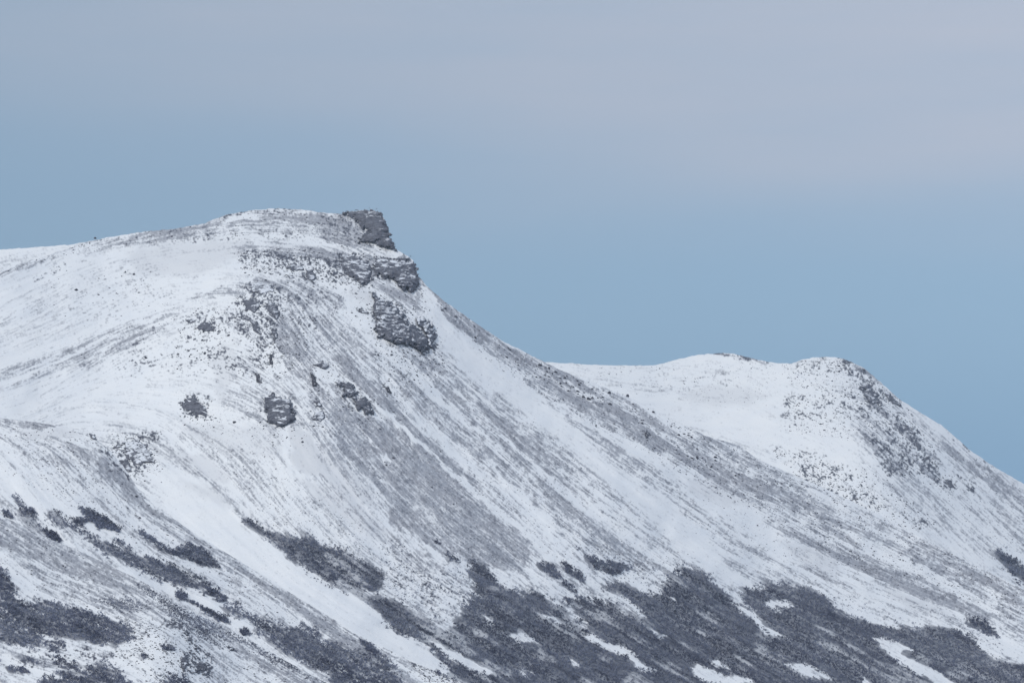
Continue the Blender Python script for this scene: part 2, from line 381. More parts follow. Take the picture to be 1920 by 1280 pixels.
SCR = [
('M', [MM, [(880,1055),(905,1058),(925,1080),(930,1100),(905,1090)], [(790,1195),(820,1200),(870,1240),(930,1275),(1000,1310),(880,1310),(830,1250)]], 'birch_scrub', 'dense leafless birch scrub covering the foot of the main mountain', 'scrub', dict(kind='stuff', holes=HOLES, dens=1.0)),
('M', [[(455,976),(470,973),(490,988),(520,1000),(560,1012),(575,1000),(600,1020),(640,1030),(665,1048),(700,1060),(720,1078),(722,1100),(705,1110),(670,1102),(640,1084),(600,1066),(560,1042),(520,1018),(490,1000)],
   [(518,1022),(540,1030),(600,1070),(620,1085),(690,1120),(700,1130),(660,1112),(600,1082),(550,1050)]], 'birch_scrub', 'long diagonal strip of leafless scrub beside the bright snow gully', 'scrub', dict(kind='stuff', clumpy=.2)),
('M', [[(730,1015),(760,1020),(770,1050),(800,1090),(860,1060),(900,1110),(870,1170),(800,1165),(740,1120),(700,1065)],[(1080,1020),(1200,1050),(1330,1080),(1250,1110),(1180,1100),(1100,1050)],[(1500,1100),(1560,1140),(1700,1165),(1560,1120)],[(1800,1150),(1860,1180),(1880,1240),(1800,1200)]], 'low_scrub', 'thin sparse scrub dotting the snow just above the birch scrub', 'scrub', dict(kind='stuff', dens=.17, h=(.8,1.7), clumpy=.2, soft=16.)),
('C', [[(25,930),(45,945),(60,965),(75,985),(100,1010),(85,1008),(55,985),(35,960)],[(85,962),(110,958),(125,978),(150,990),(165,1003),(150,1000),(115,990),(88,972)],
   [(155,1005),(180,1003),(195,1020),(215,1015),(240,1030),(270,1045),(300,1050),(350,1070),(395,1095),(388,1106),(330,1100),(280,1080),(240,1060),(195,1035)]], 'birch_scrub', 'patchy grey scrub across the near spur slope at left', 'scrub', dict(kind='stuff', clumpy=.24, tone=.16)),
('C', [[(480,1158),(510,1165),(540,1180),(570,1170),(610,1185),(600,1200),(640,1205),(670,1215),(710,1225),(735,1245),(765,1300),(640,1300),(620,1265),(560,1240),(520,1215),(500,1195),(480,1185)],[(415,1135),(440,1130),(480,1155),(500,1175),(470,1168),(430,1150)],[(785,1242),(820,1252),(890,1290),(860,1282),(810,1258)]], 'birch_scrub', 'dense scrub thicket low on the near spur at bottom centre left', 'scrub', dict(kind='stuff', tone=.22)),
('D', [[(-100,1050),(0,1060),(15,1080),(25,1100),(30,1125),(60,1130),(110,1130),(165,1145),(200,1160),(250,1180),(245,1205),(215,1210),(180,1205),(140,1195),(80,1192),(70,1215),(0,1205),(-100,1200)],[(80,1203),(110,1203),(122,1218),(95,1220)],[(-100,1240),(0,1238),(-20,1260)]], 'birch_scrub', 'large blue grey scrub thicket on the foothill at left edge', 'scrub', dict(kind='stuff', h=(.9,1.8), tone=.38)),
('D', [[(145,1255),(190,1240),(215,1255),(255,1290),(60,1300),(75,1275)],[(320,1265),(345,1270),(375,1300),(310,1300)],[(100,1235),(150,1245),(140,1255),(100,1245)]], 'birch_scrub', 'dark scrub thicket along the bottom edge at lower left', 'scrub', dict(kind='stuff', h=(.9,1.8), tone=.3)),
('D', [[(260,1095),(300,1115),(345,1140),(400,1167),(462,1199),(540,1242),(585,1267),(560,1262),(500,1232),(440,1204),(400,1192),(440,1220),(420,1215),(370,1190),(330,1160),(300,1135)],[(190,1125),(250,1120),(280,1140),(230,1145)]], 'heath', 'low brown heath along the crest of the foothill', 'heath', dict(kind='stuff', dens=2.4, h=(.5,1.0), clumpy=.1, K=12, tone=-.15)),
('F', [[(1858,1032),(1875,1032),(1920,1065),(1975,1095),(1975,1115),(1920,1090),(1880,1055)]], 'birch_scrub', 'strip of dark scrub low on the far mountain at right edge', 'scrub', dict(kind='stuff', h=(2.5,4.5))),
]
CL = [
 ('M',[(636,399),(655,394),(680,391),(706,394),(719,402),(726,415),(730,432),(735,450),(743,467),(728,464),(700,457),(672,453),(668,444),(688,434),(672,424),(664,410),(650,404)],'dark bare rock block capping the right end of the summit plateau','cliff','cliff',22,M_BARE,6,0),
 ('M',[(700,482),(735,484),(760,479),(776,488),(784,503),(786,530),(784,543),(775,547),(758,545),(745,535),(735,524),(712,520),(700,505)],'brown cliff step on the skyline right below the summit block','cliff','cliff',18,M_CLIFF,6,0),
 ('M',[(634,478),(665,474),(690,492),(698,512),(697,534),(678,534),(655,518),(640,500)],'snow streaked cliff band left of the skyline cliff step','cliff','cliff',12,M_CLIFF,5,0),
 ('M',[(697,549),(725,561),(755,582),(767,602),(790,620),(803,632),(806,645),(810,655),(795,662),(770,648),(735,641),(710,632),(702,612),(706,600),(700,585),(697,565)],'large dark buttress with snow ledges standing alone below the cliffs','cliff','rock_buttress',20,M_CLIFF,9,.25),
 ('M',[(778,596),(795,597),(812,610),(818,632),(812,655),(800,648),(800,632),(784,615)],'snow capped rock shoulder at the right edge of the large buttress','rock','rock_shoulder',14,M_SNOWY,8,0),
 ('M',[(666,579),(680,580),(694,586),(688,590),(672,586)],'thin dark rock ledge in the snow patch left of the large buttress','rock','rock_outcrop',4,M_BOULD,5,0),
 ('M',[(498,745),(515,738),(530,746),(545,744),(552,765),(556,785),(545,796),(520,801),(505,791),(496,775)],'round rugged dark crag at the foot of the central rib','rock outcrop','crag',14,M_CLIFF,5,.5),
 ('M',[(628,717),(655,711),(671,733),(662,746),(636,743),(646,732)],'upper of two stepped crags on the grey slope right of centre rib','rock outcrop','crag',9,M_CLIFF,4,.3),
 ('M',[(657,743),(682,742),(695,758),(703,778),(690,779),(668,766)],'lower of two stepped crags on the grey slope right of centre rib','rock outcrop','crag',9,M_CLIFF,4,.3),
 ('M',[(582,698),(591,705),(595,724),(585,725)],'narrow upright outcrop between the central rib and the stepped crags','rock outcrop','rock_outcrop',6,M_BOULD,5,0),
 ('M',[(585,683),(605,675),(619,686),(612,692),(600,689)],'small jagged outcrop just above the stepped crags','rock outcrop','rock_outcrop',6,M_CLIFF,4,0),
 ('M',[(721,724),(729,721),(734,737),(725,736)],'small wedge shaped rock right of the stepped crags','rock outcrop','rock_outcrop',5,M_BOULD,4,0),
 ('M',[(503,664),(512,662),(512,684),(505,682)],'small dark pinnacle on the central rib above the round crag','rock outcrop','rock_outcrop',5,M_BOULD,4,0),
 ('M',[(476,697),(486,700),(491,718),(482,717)],'small dark outcrop just above and left of the round crag','rock outcrop','rock_outcrop',5,M_BOULD,4,0),
 ('M',[(588,752),(600,745),(604,760),(598,764)],'small outcrop in the snow right of the round crag','rock outcrop','rock_outcrop',5,M_CLIFF,4,0),
 ('M',[(588,770),(606,768),(610,785),(600,790),(584,790)],'speckled low outcrop beside and below the right side of the round crag','rock outcrop','rock_outcrop',4,M_SNOWY,4,0),
 ('M',[(533,502),(550,492),(568,500),(571,507),(552,509)],'dark knob in the rock band, nearest below the plateau','rock outcrop','rock_outcrop',7,M_CLIFF,4,0),
 ('M',[(572,504),(586,503),(595,520),(586,526),(574,520)],'rounded dark knob at the right of the rock band below the plateau','rock outcrop','rock_outcrop',7,M_CLIFF,4,0),
 ('M',[(536,515),(550,514),(553,522),(543,523)],'little dark knob on snow under the rock band','rock outcrop','rock_outcrop',4,M_CLIFF,4,0),
 ('M',[(462,535),(480,529),(505,533),(516,545),(500,552),(474,549)],'broken rock cap at the top of the central rib','rock outcrop','rock_outcrop',5,M_SNOWY,4,0),
 ('M',[(455,560),(475,556),(490,575),(478,585),(460,580)],'left rock tower on the upper central rib','rock outcrop','rock_outcrop',6,M_CLIFF,4,0),
 ('M',[(498,568),(516,560),(524,585),(522,602),(508,595)],'right rock tower on the upper central rib','rock outcrop','rock_outcrop',6,M_CLIFF,4,0),
 ('M',[(468,600),(484,604),(492,628),(480,628)],'lower rock tower on the left side of the central rib','rock outcrop','rock_outcrop',5,M_CLIFF,4,0),
 ('M',[(506,618),(520,614),(522,634),(514,640)],'lower rock tower on the right side of the central rib','rock outcrop','rock_outcrop',5,M_CLIFF,4,0),
 ('M',[(366,614),(380,603),(398,606),(403,618),(388,622),(372,620)],'dark ledge of rock on the open snow left of the central rib','rock outcrop','rock_outcrop',5,M_CLIFF,4,0),
 ('M',[(345,600),(362,596),(368,603),(352,607)],'small dark ledge left of and above the snowfield ledge','rock outcrop','rock_outcrop',4,M_CLIFF,4,0),
 ('M',[(340,752),(360,742),(382,756),(392,782),(372,780),(348,772)],'cluster of dark shattered rock on the snow left of the round crag','rock outcrop','rock_outcrop',4,M_SNOWY,3.5,0),
 ('M',[(211,838),(222,830),(228,838),(218,841)],'left tip of the banded outcrop above the near spur','rock outcrop','rock_outcrop',4,M_CLIFF,3,0),
 ('M',[(230,830),(250,822),(268,828),(285,850),(293,864),(270,868),(252,872),(240,860),(232,846)],'banded dark outcrop with snow ledges above the near spur','rock outcrop','crag',7,M_SNOWY,4,.3),
 ('M',[(222,862),(240,858),(250,872),(244,884),(232,882)],'dark rocks at the foot of the banded outcrop','rock outcrop','rock_outcrop',5,M_CLIFF,3,0),
 ('M',[(1208,806),(1216,814),(1218,822),(1210,822)],'large lone dark boulder on the right shoulder slope','boulder','boulder',4,M_BOULD,3,0),
 ('C',[(165,811),(178,812),(183,824),(174,826)],'dark rock at the corner of the near spur crest','rock outcrop','rock_outcrop',4,M_CLIFF,3,0),
 ('C',[(204,877),(212,880),(212,885),(206,884)],'small dark rock on the near spur slope','rock outcrop','rock_outcrop',2,M_BOULD,3,0),
 ('D',[(312,1163),(335,1165),(352,1180),(366,1202),(352,1198),(335,1178),(318,1172)],'dark rim of the rocky knoll at lower left','rock outcrop','rock_outcrop',4,M_CLIFF,3,0),
 ('D',[(338,1228),(352,1224),(356,1246),(346,1258),(338,1250)],'shattered dark rock on the knoll face, left of a pair','rock outcrop','rock_outcrop',3,M_CLIFF,3,0),
 ('D',[(368,1235),(384,1238),(398,1258),(388,1268),(372,1255)],'shattered dark rock on the knoll face, right of a pair','rock outcrop','rock_outcrop',3,M_CLIFF,3,0),
 ('D',[(420,1208),(436,1210),(444,1222),(430,1220)],'dark outcrop at the end of the heath strip on the foothill','rock outcrop','rock_outcrop',3,M_BOULD,3,0),
 ('F',[(1614,722),(1630,722),(1648,740),(1653,757),(1630,757),(1620,742)],'dark crag below the dome on the far mountain','rock outcrop','crag',10,M_CLIFF,6,0),
 ('F',[(1655,736),(1668,736),(1690,757),(1696,766),(1672,758)],'dark crag along the right skyline of the far mountain','rock outcrop','crag',8,M_CLIFF,6,0),
 ('F',[(1690,790),(1706,800),(1716,816),(1704,814)],'upper rock rib on the face of the far mountain','rock outcrop','rock_outcrop',6,M_CLIFF,5,0),
 ('F',[(1712,822),(1726,832),(1734,850),(1720,846)],'middle rock rib on the face of the far mountain','rock outcrop','rock_outcrop',6,M_CLIFF,5,0),
 ('F',[(1768,896),(1784,898),(1795,918),(1780,916)],'lowest rock rib on the face of the far mountain','rock outcrop','rock_outcrop',6,M_CLIFF,5,0),
]
def undergrowth(key, k=.5):
    """dead stems and leaf litter that keep the snow thin inside each thicket"""
    out = []
    for s, polys, nm_, lab, cat, kw in SCR:
        if s == key and nm_ in ('birch_scrub', 'heath'):
            for p in polys: out += [('u', (.42 if nm_ == 'heath' else .75 if s in 'CD' else 1.), 10, p)]
    for s, p, *_ in CL:
        if s != key: continue
        xs = [q[0] for q in p]; ys = [q[1] for q in p]; sz = min(max(xs)-min(xs), max(ys)-min(ys))
        out += [('r', .40, max(3, min(9, sz*.2)), p)]
    for s, p, lab in TH:
        if s == key: out += [('u', .8, 4, p)]
    if key == 'M':
        for h in HOLES: out += [('u', .0, 5, h), ('d', .12, 3, h)]
    return out
# ---- main mountain
RM = [(-160,552),(0,507),(60,487),(120,467),(165,454),(200,446),(260,436),(330,428),(385,418),(400,411),(430,401),(480,393),(520,391),(570,393),(600,398),(640,401),(650,397),(680,394),(704,397),(716,404),(723,416),(727,435),(732,455),(741,466),(748,471),(765,479),(775,488),(780,501),(783,516),(790,523),(800,535),(830,562),(880,598),(940,638),(1000,669),(1050,693),(1075,703),(1125,722),(1177,743),(1240,776),(1322,816),(1385,834),(1425,863),(1480,886),(1552,918),(1640,961),(1715,1001),(1830,1060),(1890,1090),(1920,1105),(2080,1185)]
CM = [(-150,545,4700),(0,507,4760),(200,445,4900),(480,393,5000),(640,400,4960),(720,410,4850),(785,520,4700),(1000,670,4640),(1300,810,4560),(1600,960,4480),(1920,1110,4400),
      (300,600,4640),(480,540,4600),(560,620,4440),(520,790,4240),(100,640,4600),(150,780,4430),(0,780,4400),(350,800,4330),(540,1000,3950),(540,1280,3560),(800,640,4500),(800,900,4150),
      (1000,1000,4080),(1000,1280,3760),(1300,1100,4120),(1500,1280,3960),(1900,1290,4110),(1200,900,4330),(1600,1100,4290),(650,480,4760),(2060,1330,4090),(100,1280,3500)]
FM = [(900,650,38),(1100,760,33),(1400,900,28),(1700,1080,27),(1880,1150,28),(800,750,46),(900,850,43),(1000,950,42),(1100,1000,38),(1300,1000,33),(1200,1100,33),(840,640,40),
      (560,620,58),(650,700,52),(600,850,55),(700,900,50),(800,1000,45),(500,900,54),(430,900,50),(560,1010,46),(200,680,-30),(100,720,-26),(330,620,-22),(100,580,-28),(50,520,-24),
      (200,790,6),(400,430,-8),(300,440,-9),(550,420,5),(600,470,12),(680,500,25),(400,780,12),(350,850,45),(1300,1200,28),(1700,1230,25),(1500,1180,26),(900,1150,32),(1100,1230,30),(640,1080,33),(800,1180,33)]
PM = [
 # snowy bowl and left flank
 ('d',.12,14,[(-160,560),(40,500),(160,480),(300,458),(450,470),(480,520),(440,600),(430,700),(420,800),(300,810),(100,800),(-160,790)]),
 ('g',.45,10,[(230,480),(300,455),(470,448),(460,480),(400,500),(340,520),(260,510)]),
 ('g',.5,8,[(330,495),(350,465),(400,460),(420,478),(380,505)]),
 ('d',.30,10,[(-160,800),(-160,740),(0,700),(120,655),(260,592),(360,548),(372,566),(280,642),(180,695),(90,745),(0,775)]),
 ('h',.5,14,[(-160,800),(-160,640),(60,640),(200,640),(260,700),(220,770),(60,785)]),
 ('r',.05,12,[(100,560),(180,500),(300,500),(330,560),(250,600),(150,620)]),
 ('r',.09,12,[(190,680),(300,600),(400,600),(450,680),(420,720),(330,700),(240,720)]),
 ('r',.12,8,[(60,520),(130,485),(155,490),(110,510),(80,528)]),
 # crest of the plateau
 ('d',.62,5,[(-40,530),(0,506),(60,487),(200,440),(400,400),(480,388),(620,390),(700,392),(710,440),(640,440),(520,428),(430,424),(400,440),(430,452),(330,450),(240,462),(190,462),(160,468),(90,490),(20,512)]),
 ('r',.10,4,[(160,456),(260,436),(400,410),(480,385),(520,388),(480,398),(410,412),(330,432),(240,450)]),
 ('r',.20,4,[(240,452),(330,440),(440,432),(460,442),(400,452),(320,456)]),
 ('d',.0,2,[(412,413),(430,404),(462,401),(500,403),(475,410),(440,414)]), ('r',0,2,[(412,413),(430,404),(462,401),(500,403),(475,410),(440,414)]),
 ('d',.80,7,[(560,402),(670,398),(690,440),(640,445),(560,425)]),
 ('d',.45,6,[(480,425),(640,410),(700,445),(660,452),(560,440)]),
 ('d',.12,5,[(540,432),(600,440),(680,448),(720,470),(690,480),(640,462),(560,450)]),
 ('d',.60,6,[(430,455),(520,450),(620,462),(690,478),(720,500),(700,520),(600,500),(520,488),(450,478)]),
 ('g',.5,8,[(500,455),(600,460),(690,480),(680,490),(580,478),(500,470)]),
 ('r',.16,5,[(500,425),(530,422),(525,438),(500,435)]),
 # rock bands under the summit
 ('r',.42,6,[(445,478),(475,466),(560,478),(600,480),(560,490),(575,506),(545,510),(500,496),(470,500),(450,490)]),
 ('r',.42,6,[(560,490),(640,478),(690,490),(700,530),(660,525),(600,520),(575,515)]),
 ('d',.75,6,[(545,400),(640,405),(700,440),(720,470),(660,462),(600,440),(540,420)]),
 ('d',.55,8,[(700,540),(740,545),(800,560),(830,600),(800,600),(760,570)]),
 ('d',.03,4,[(552,480),(570,478),(615,490),(600,500),(570,496)]),
 ('d',.03,4,[(585,492),(620,496),(640,510),(600,508)]),
 ('r',.16,6,[(500,500),(600,520),(680,535),(720,545),(660,548),(560,530)]),
 ('d',.75,5,[(338,560),(380,541),(440,528),(520,522),(560,532),(520,548),(430,553),(360,566)]),
 ('r',.35,6,[(445,555),(475,530),(520,534),(530,555),(530,600),(522,660),(505,650),(490,620),(462,640),(440,600)]),
 ('r',.20,6,[(480,620),(520,640),(500,690),(505,720),(485,715),(470,660)]),
 ('r',.26,5,[(340,600),(365,582),(430,572),(452,600),(400,615),(355,610)]),
 ('r',.15,8,[(320,640),(350,620),(420,620),(400,660),(340,665)]),
 ('r',.34,5,[(330,755),(350,740),(385,742),(405,790),(380,782),(345,785)]),
 ('r',.20,5,[(420,690),(440,660),(470,690),(460,710)]),
 ('r',.22,6,[(560,545),(600,535),(640,540),(600,550)]),
 ('r',.22,8,[(600,402),(660,400),(680,430),(668,455),(620,440)]),
 ('r',.30,3,[(395,412),(430,399),(480,389),(520,388),(560,390),(520,397),(470,398),(430,404),(405,412)]),
 ('r',.10,8,[(200,446),(330,430),(480,425),(640,425),(690,450),(560,450),(440,440),(300,448)]),
 ('d',.55,10,[(560,430),(640,420),(700,450),(740,475),(700,478),(640,455)]),
 ('d',.45,10,[(560,520),(640,525),(650,550),(640,600),(560,560),(520,560)]),
 ('d',.72,5,[(700,640),(760,670),(830,740),(800,740),(740,700)]),
 ('t',.55,9,[(560,404),(640,402),(700,440),(720,470),(640,462),(560,440)]),
 ('d',.97,9,[(575,402),(640,401),(686,410),(690,462),(640,462),(600,446)]),
 ('r',.34,6,[(632,400),(668,400),(672,430),(680,452),(660,450),(650,425)]),
 ('t',.50,10,[(530,530),(640,535),(640,600),(600,640),(540,600)]),
 ('r',.12,10,[(530,540),(640,545),(640,600),(560,620)]),
 ('g',.55,9,[(340,800),(400,795),(470,812),(525,825),(520,860),(450,850),(380,830)]),
 ('g',.45,9,[(300,850),(380,850),(440,890),(420,910),(350,885)]),
 ('g',.5,8,[(560,900),(640,920),(700,970),(740,1010),(700,1010),(620,960)]),
 ('g',.45,9,[(340,905),(410,915),(440,950),(400,945)]),
 ('g',.45,9,[(1290,900),(1350,905),(1400,940),(1360,950),(1300,925)]),
 ('g',.5,9,[(1460,1010),(1540,1030),(1580,1075),(1520,1060)]),
 ('g',.45,9,[(1640,1090),(1720,1120),(1780,1150),(1700,1140)]),
 ('g',.4,9,[(390,650),(440,640),(440,720),(410,760),(400,700)]),
 # grey fans
 ('d',.62,9,[(500,560),(560,535),(630,550),(690,620),(780,690),(820,760),(760,790),(700,770),(640,770),(612,800),(570,740),(530,680),(500,600)]),
 ('d',.02,4,[(636,545),(655,528),(700,535),(702,570),(700,610),(712,640),(690,625),(660,610),(642,580)]),
 ('g',.5,5,[(655,535),(698,545),(698,575),(665,560)]),
 ('d',.04,5,[(505,620),(515,660),(525,700),(500,690)]),
 ('d',.05,5,[(590,680),(640,700),(640,720),(600,720),(640,745),(655,755),(620,745),(590,715)]),
 ('d',.90,5,[(612,780),(640,765),(725,790),(790,837),(837,880),(880,925),(960,985),(995,1020),(990,1060),(940,1070),(880,1058),(805,1018),(730,980),(722,940),(700,897),(650,852)]),
 ('t',.75,5,[(612,780),(640,765),(725,790),(790,837),(837,880),(880,925),(960,985),(995,1020),(990,1060),(940,1070),(880,1058),(805,1018),(730,980),(722,940),(700,897),(650,852)]),
 ('d',.05,3,[(690,818),(710,838),(705,836)]), ('d',.05,2,[(712,852),(728,850),(735,866),(722,866)]),
 ('g',.6,5,[(543,808),(560,803),(578,815),(590,830),(600,860),(610,885),(590,892),(570,888),(552,868),(545,842)]),  # oval of snow in slight shade, painted as a grey tint
 ('d',.0,3,[(543,808),(560,803),(578,815),(590,830),(600,860),(610,885),(590,892),(570,888),(552,868),(545,842)]),
 ('g',.5,5,[(590,830),(640,850),(680,900),(700,950),(640,930),(600,890)]),
 ('d',.04,4,[(528,800),(548,800),(543,840),(552,880),(575,900),(560,910),(535,880),(530,840)]),
 ('d',.28,8,[(560,900),(640,930),(720,980),(800,1030),(760,1060),(660,1010),(580,960)]),
 ('g',.35,10,[(370,800),(520,800),(530,850),(420,850)]),
 # streaked middle slope
 ('d',.46,12,[(700,640),(790,670),(860,740),(960,840),(1080,940),(1180,1020),(1280,1080),(1200,1100),(1050,1060),(950,960),(860,880),(780,800),(720,720)]),
 ('d',.05,4,[(700,747),(740,775),(830,862),(880,908),(1000,1005),(1060,1065),(1040,1062),(960,985),(870,915),(810,860),(720,775)]),
 ('d',.06,4,[(795,795),(830,820),(880,868),(930,915),(900,900),(840,845)]),
 ('d',.06,4,[(770,690),(840,740),(900,800),(960,860),(930,845),(850,775),(780,710)]),
 ('d',.06,4,[(900,850),(980,920),(1060,1000),(1040,995),(960,925)]),
 ('d',.75,4,[(800,700),(860,745),(930,815),(1000,880),(980,880),(900,812),(830,750)]),
 ('d',.75,4,[(730,765),(800,815),(850,865),(900,905),(880,905),(820,860),(760,800)]),
 ('d',.72,4,[(900,760),(960,800),(1010,850),(1080,915),(1050,908),(980,845)]),
 # bright snow swath below the cliffs
 ('d',.05,7,[(786,545),(805,555),(850,600),(930,670),(1010,730),(1080,800),(1150,870),(1250,935),(1330,1000),(1370,1060),(1420,1100),(1400,1110),(1340,1080),(1280,1030),(1200,960),(1120,890),(1030,810),(950,750),(880,700),(820,640),(800,600)]),
 ('h',.5,12,[(960,760),(1100,820),(1260,930),(1200,960),(1080,870),(980,800)]),
 ('d',.60,5,[(800,535),(830,562),(880,598),(940,638),(1000,669),(1075,703),(1177,743),(1240,776),(1230,800),(1150,780),(1080,760),(1000,715),(940,675),(880,628),(830,590)]),
 ('d',.74,8,[(960,690),(1040,725),(1120,750),(1200,775),(1322,816),(1385,834),(1425,863),(1480,886),(1560,925),(1640,962),(1715,1001),(1830,1060),(1920,1105),(2080,1185),(2080,1260),(1920,1180),(1800,1150),(1680,1110),(1560,1050),(1450,990),(1330,900),(1230,850),(1130,800),(1030,755)]),
 ('t',.30,8,[(1200,775),(1322,816),(1440,870),(1640,962),(1830,1060),(1920,1105),(1920,1180),(1680,1110),(1450,990),(1300,880)]),
 ('d',.12,4,[(1060,715),(1110,735),(1140,755),(1100,750)]), ('d',.05,3,[(1200,795),(1240,820),(1225,815)]),
 ('d',.12,5,[(1560,980),(1640,1010),(1720,1055),(1820,1110),(1900,1160),(1840,1140),(1740,1090),(1640,1040)]),
 ('d',.30,6,[(1500,915),(1600,960),(1700,1015),(1690,1020),(1590,975)]),
 ('d',.30,12,[(1150,800),(1230,850),(1330,900),(1450,990),(1560,1050),(1680,1110),(1800,1150),(1920,1180),(1920,1240),(1850,1210),(1780,1180),(1600,1160),(1500,1100),(1420,1060),(1340,980),(1250,910)]),
 ('d',.06,6,[(1260,905),(1330,925),(1400,950),(1460,1010),(1520,1060),(1480,1060),(1400,1000),(1330,960)]),
 ('h',.8,14,[(1380,1010),(1480,1030),(1600,1080),(1760,1150),(1820,1180),(1700,1175),(1600,1150),(1520,1090),(1430,1070)]),
 ('g',.35,8,[(1500,1030),(1540,1050),(1580,1080),(1540,1075)]),
 # lower left of the face
 ('d',.02,7,[(262,880),(300,870),(360,890),(420,930),(460,990),(540,1040),(620,1090),(700,1140),(800,1215),(900,1290),(760,1260),(600,1160),(450,1060),(330,975)]),
 ('d',.20,10,[(380,800),(440,830),(520,900),(600,960),(700,1020),(760,1080),(720,1090),(640,1030),(540,990),(460,960),(400,880)]),
 ('h',1.,12,[(340,800),(440,810),(540,900),(620,960),(720,1040),(700,1060),(560,1000),(460,960),(400,900)]),
 ('d',.35,10,[(740,1040),(860,1060),(900,1110),(860,1170),(800,1140),(720,1090)]),
 ('r',.10,12,[(720,1060),(860,1080),(890,1140),(820,1170),(740,1110)]),
 ('d',.35,10,[(1040,1020),(1200,1040),(1330,1090),(1300,1120),(1130,1100),(1040,1080)]),
 ('h',1.,12,[(1040,1000),(1200,1020),(1340,1090),(1300,1120),(1130,1090),(1040,1060)]),
 ('r',.42,6,[(212,838),(240,822),(262,826),(285,850),(294,864),(262,872),(250,895),(236,882),(220,862)]),
 ('r',.28,5,[(240,815),(300,810),(312,822),(290,830),(250,828)]),
]
S_main = make_sheet('mountain', RM, CM, FM, (.29,0,.014,.12), PM+undergrowth('M'), -160, 2080, 385, 1340, 1.3, 900, 1.0, 11)

# ---- far mountain
RF = [(940,676),(1030,679),(1100,683),(1160,685),(1230,685),(1260,676),(1310,665),(1350,662),(1375,663),(1410,672),(1450,680),(1485,681),(1505,674),(1530,670),(1560,669),(1582,672),(1600,679),(1620,690),(1652,717),(1685,747),(1747,787),(1765,797),(1815,840),(1865,875),(1920,906),(2080,990)]
CF = [(940,676,7500),(1230,685,7450),(1350,662,7400),(1560,669,7150),(1700,755,7050),(1920,906,6950),(2080,990,6900),(1200,760,7100),(1300,820,6950),(1450,760,7000),(1500,860,6750),(1640,860,6650),(1640,960,6500),(1800,900,6780),(1850,1050,6450),(1900,1100,6350),(1200,1100,6200),(2060,1200,6300),(940,900,6700)]
FF = [(1300,720,6),(1250,760,10),(1500,800,20),(1780,850,44),(1850,900,38),(1600,850,48),(1700,950,42),(1880,1000,38),(1560,700,0),(1680,800,48),(1480,740,30)]
PF = [
 ('d',.22,14,[(1600,700),(1700,760),(1920,930),(1920,1080),(1700,960),(1600,860)]),
 ('d',.06,10,[(1450,700),(1500,740),(1590,790),(1620,880),(1560,920),(1480,860),(1300,800),(1200,750)]),
 ('g',.4,10,[(1280,730),(1400,720),(1440,740),(1400,760),(1300,760)]),
 ('d',.16,8,[(940,680),(1480,688),(1440,720),(1200,730),(1000,715)]),
 ('d',.85,4,[(1330,662),(1375,661),(1410,670),(1450,680),(1485,682),(1430,684),(1390,680),(1350,668)]),
 ('r',.45,3,[(1325,662),(1350,659),(1378,659),(1412,669),(1440,678),(1400,678),(1375,671)]),
 ('r',.05,8,[(1150,700),(1350,690),(1420,720),(1250,740)]),
 ('r',.20,6,[(1480,700),(1500,675),(1560,672),(1600,680),(1590,695),(1540,700),(1490,712)]),
 ('r',.12,8,[(1465,740),(1540,730),(1600,740),(1590,780),(1520,800),(1465,810)]),
 ('r',.42,5,[(1580,672),(1612,688),(1640,712),(1680,745),(1695,765),(1670,760),(1640,755),(1610,725),(1585,700)]),
 ('d',.85,4,[(1590,675),(1620,690),(1652,717),(1685,747),(1670,745),(1635,715),(1600,690)]),
 ('r',.36,7,[(1595,760),(1630,760),(1680,775),(1710,810),(1725,860),(1700,850),(1670,820),(1640,790),(1600,780)]),
 ('r',.5,7,[(1680,770),(1710,800),(1735,840),(1760,890),(1790,910),(1770,912),(1735,880),(1705,840)]),
 ('r',.36,8,[(1640,820),(1700,850),(1740,880),(1720,900),(1660,890),(1640,870)]),
 ('d',.58,9,[(1590,745),(1660,765),(1720,800),(1770,880),(1790,915),(1740,905),(1690,890),(1640,850),(1610,800)]), ('t',.4,9,[(1590,745),(1720,800),(1790,915),(1690,890),(1610,800)]),
 ('r',.12,6,[(1620,860),(1650,880),(1670,920),(1640,900)]),
 ('d',.42,7,[(1715,790),(1760,810),(1830,860),(1920,930),(2000,990),(1960,1000),(1880,950),(1810,900),(1760,850)]),
 ('r',.20,4,[(1765,797),(1815,840),(1865,875),(1860,882),(1805,842)]),
 ('r',.30,5,[(1800,895),(1830,910),(1830,930),(1805,915)]),
 ('d',.30,8,[(1740,900),(1860,960),(1960,1040),(1960,1080),(1850,1010),(1750,950)]),
 ('h',.8,10,[(1780,930),(1960,1030),(1960,1090),(1860,1030),(1780,960)]),
 ('r',.16,10,[(1440,830),(1540,850),(1620,910),(1660,960),(1600,950),(1500,900)]),
 ('r',.30,5,[(1495,865),(1530,870),(1520,895),(1500,888)]), ('r',.26,5,[(1560,900),(1600,890),(1605,925),(1570,930)]),
 ('r',.30,5,[(1610,935),(1640,930),(1655,960),(1630,955)]),('r',.12,6,[(1700,960),(1740,975),(1735,1000),(1705,990)]),
]
S_far = make_sheet('far_mountain', RF, CF, FF, (.12,0,.015,.15), PF+undergrowth('F'), 940, 2080, 655, 1240, 1.4, 900, 1.0, 23)

# ---- thin snowfield behind the left shoulder
RB = [(-160,476),(0,468),(60,464),(130,459),(180,450),(260,446)]
S_back = make_sheet('rear_shoulder', RB, [(-160,470,5600),(0,468,5600),(260,446,5600),(0,540,5450),(260,540,5450),(-160,540,5450)], [(0,480,-5),(100,480,-8),(-100,500,-5),(200,460,-8)], (.22,0,.01,.1), [], -160, 260, 440, 545, 2.0, 500, .5, 37)

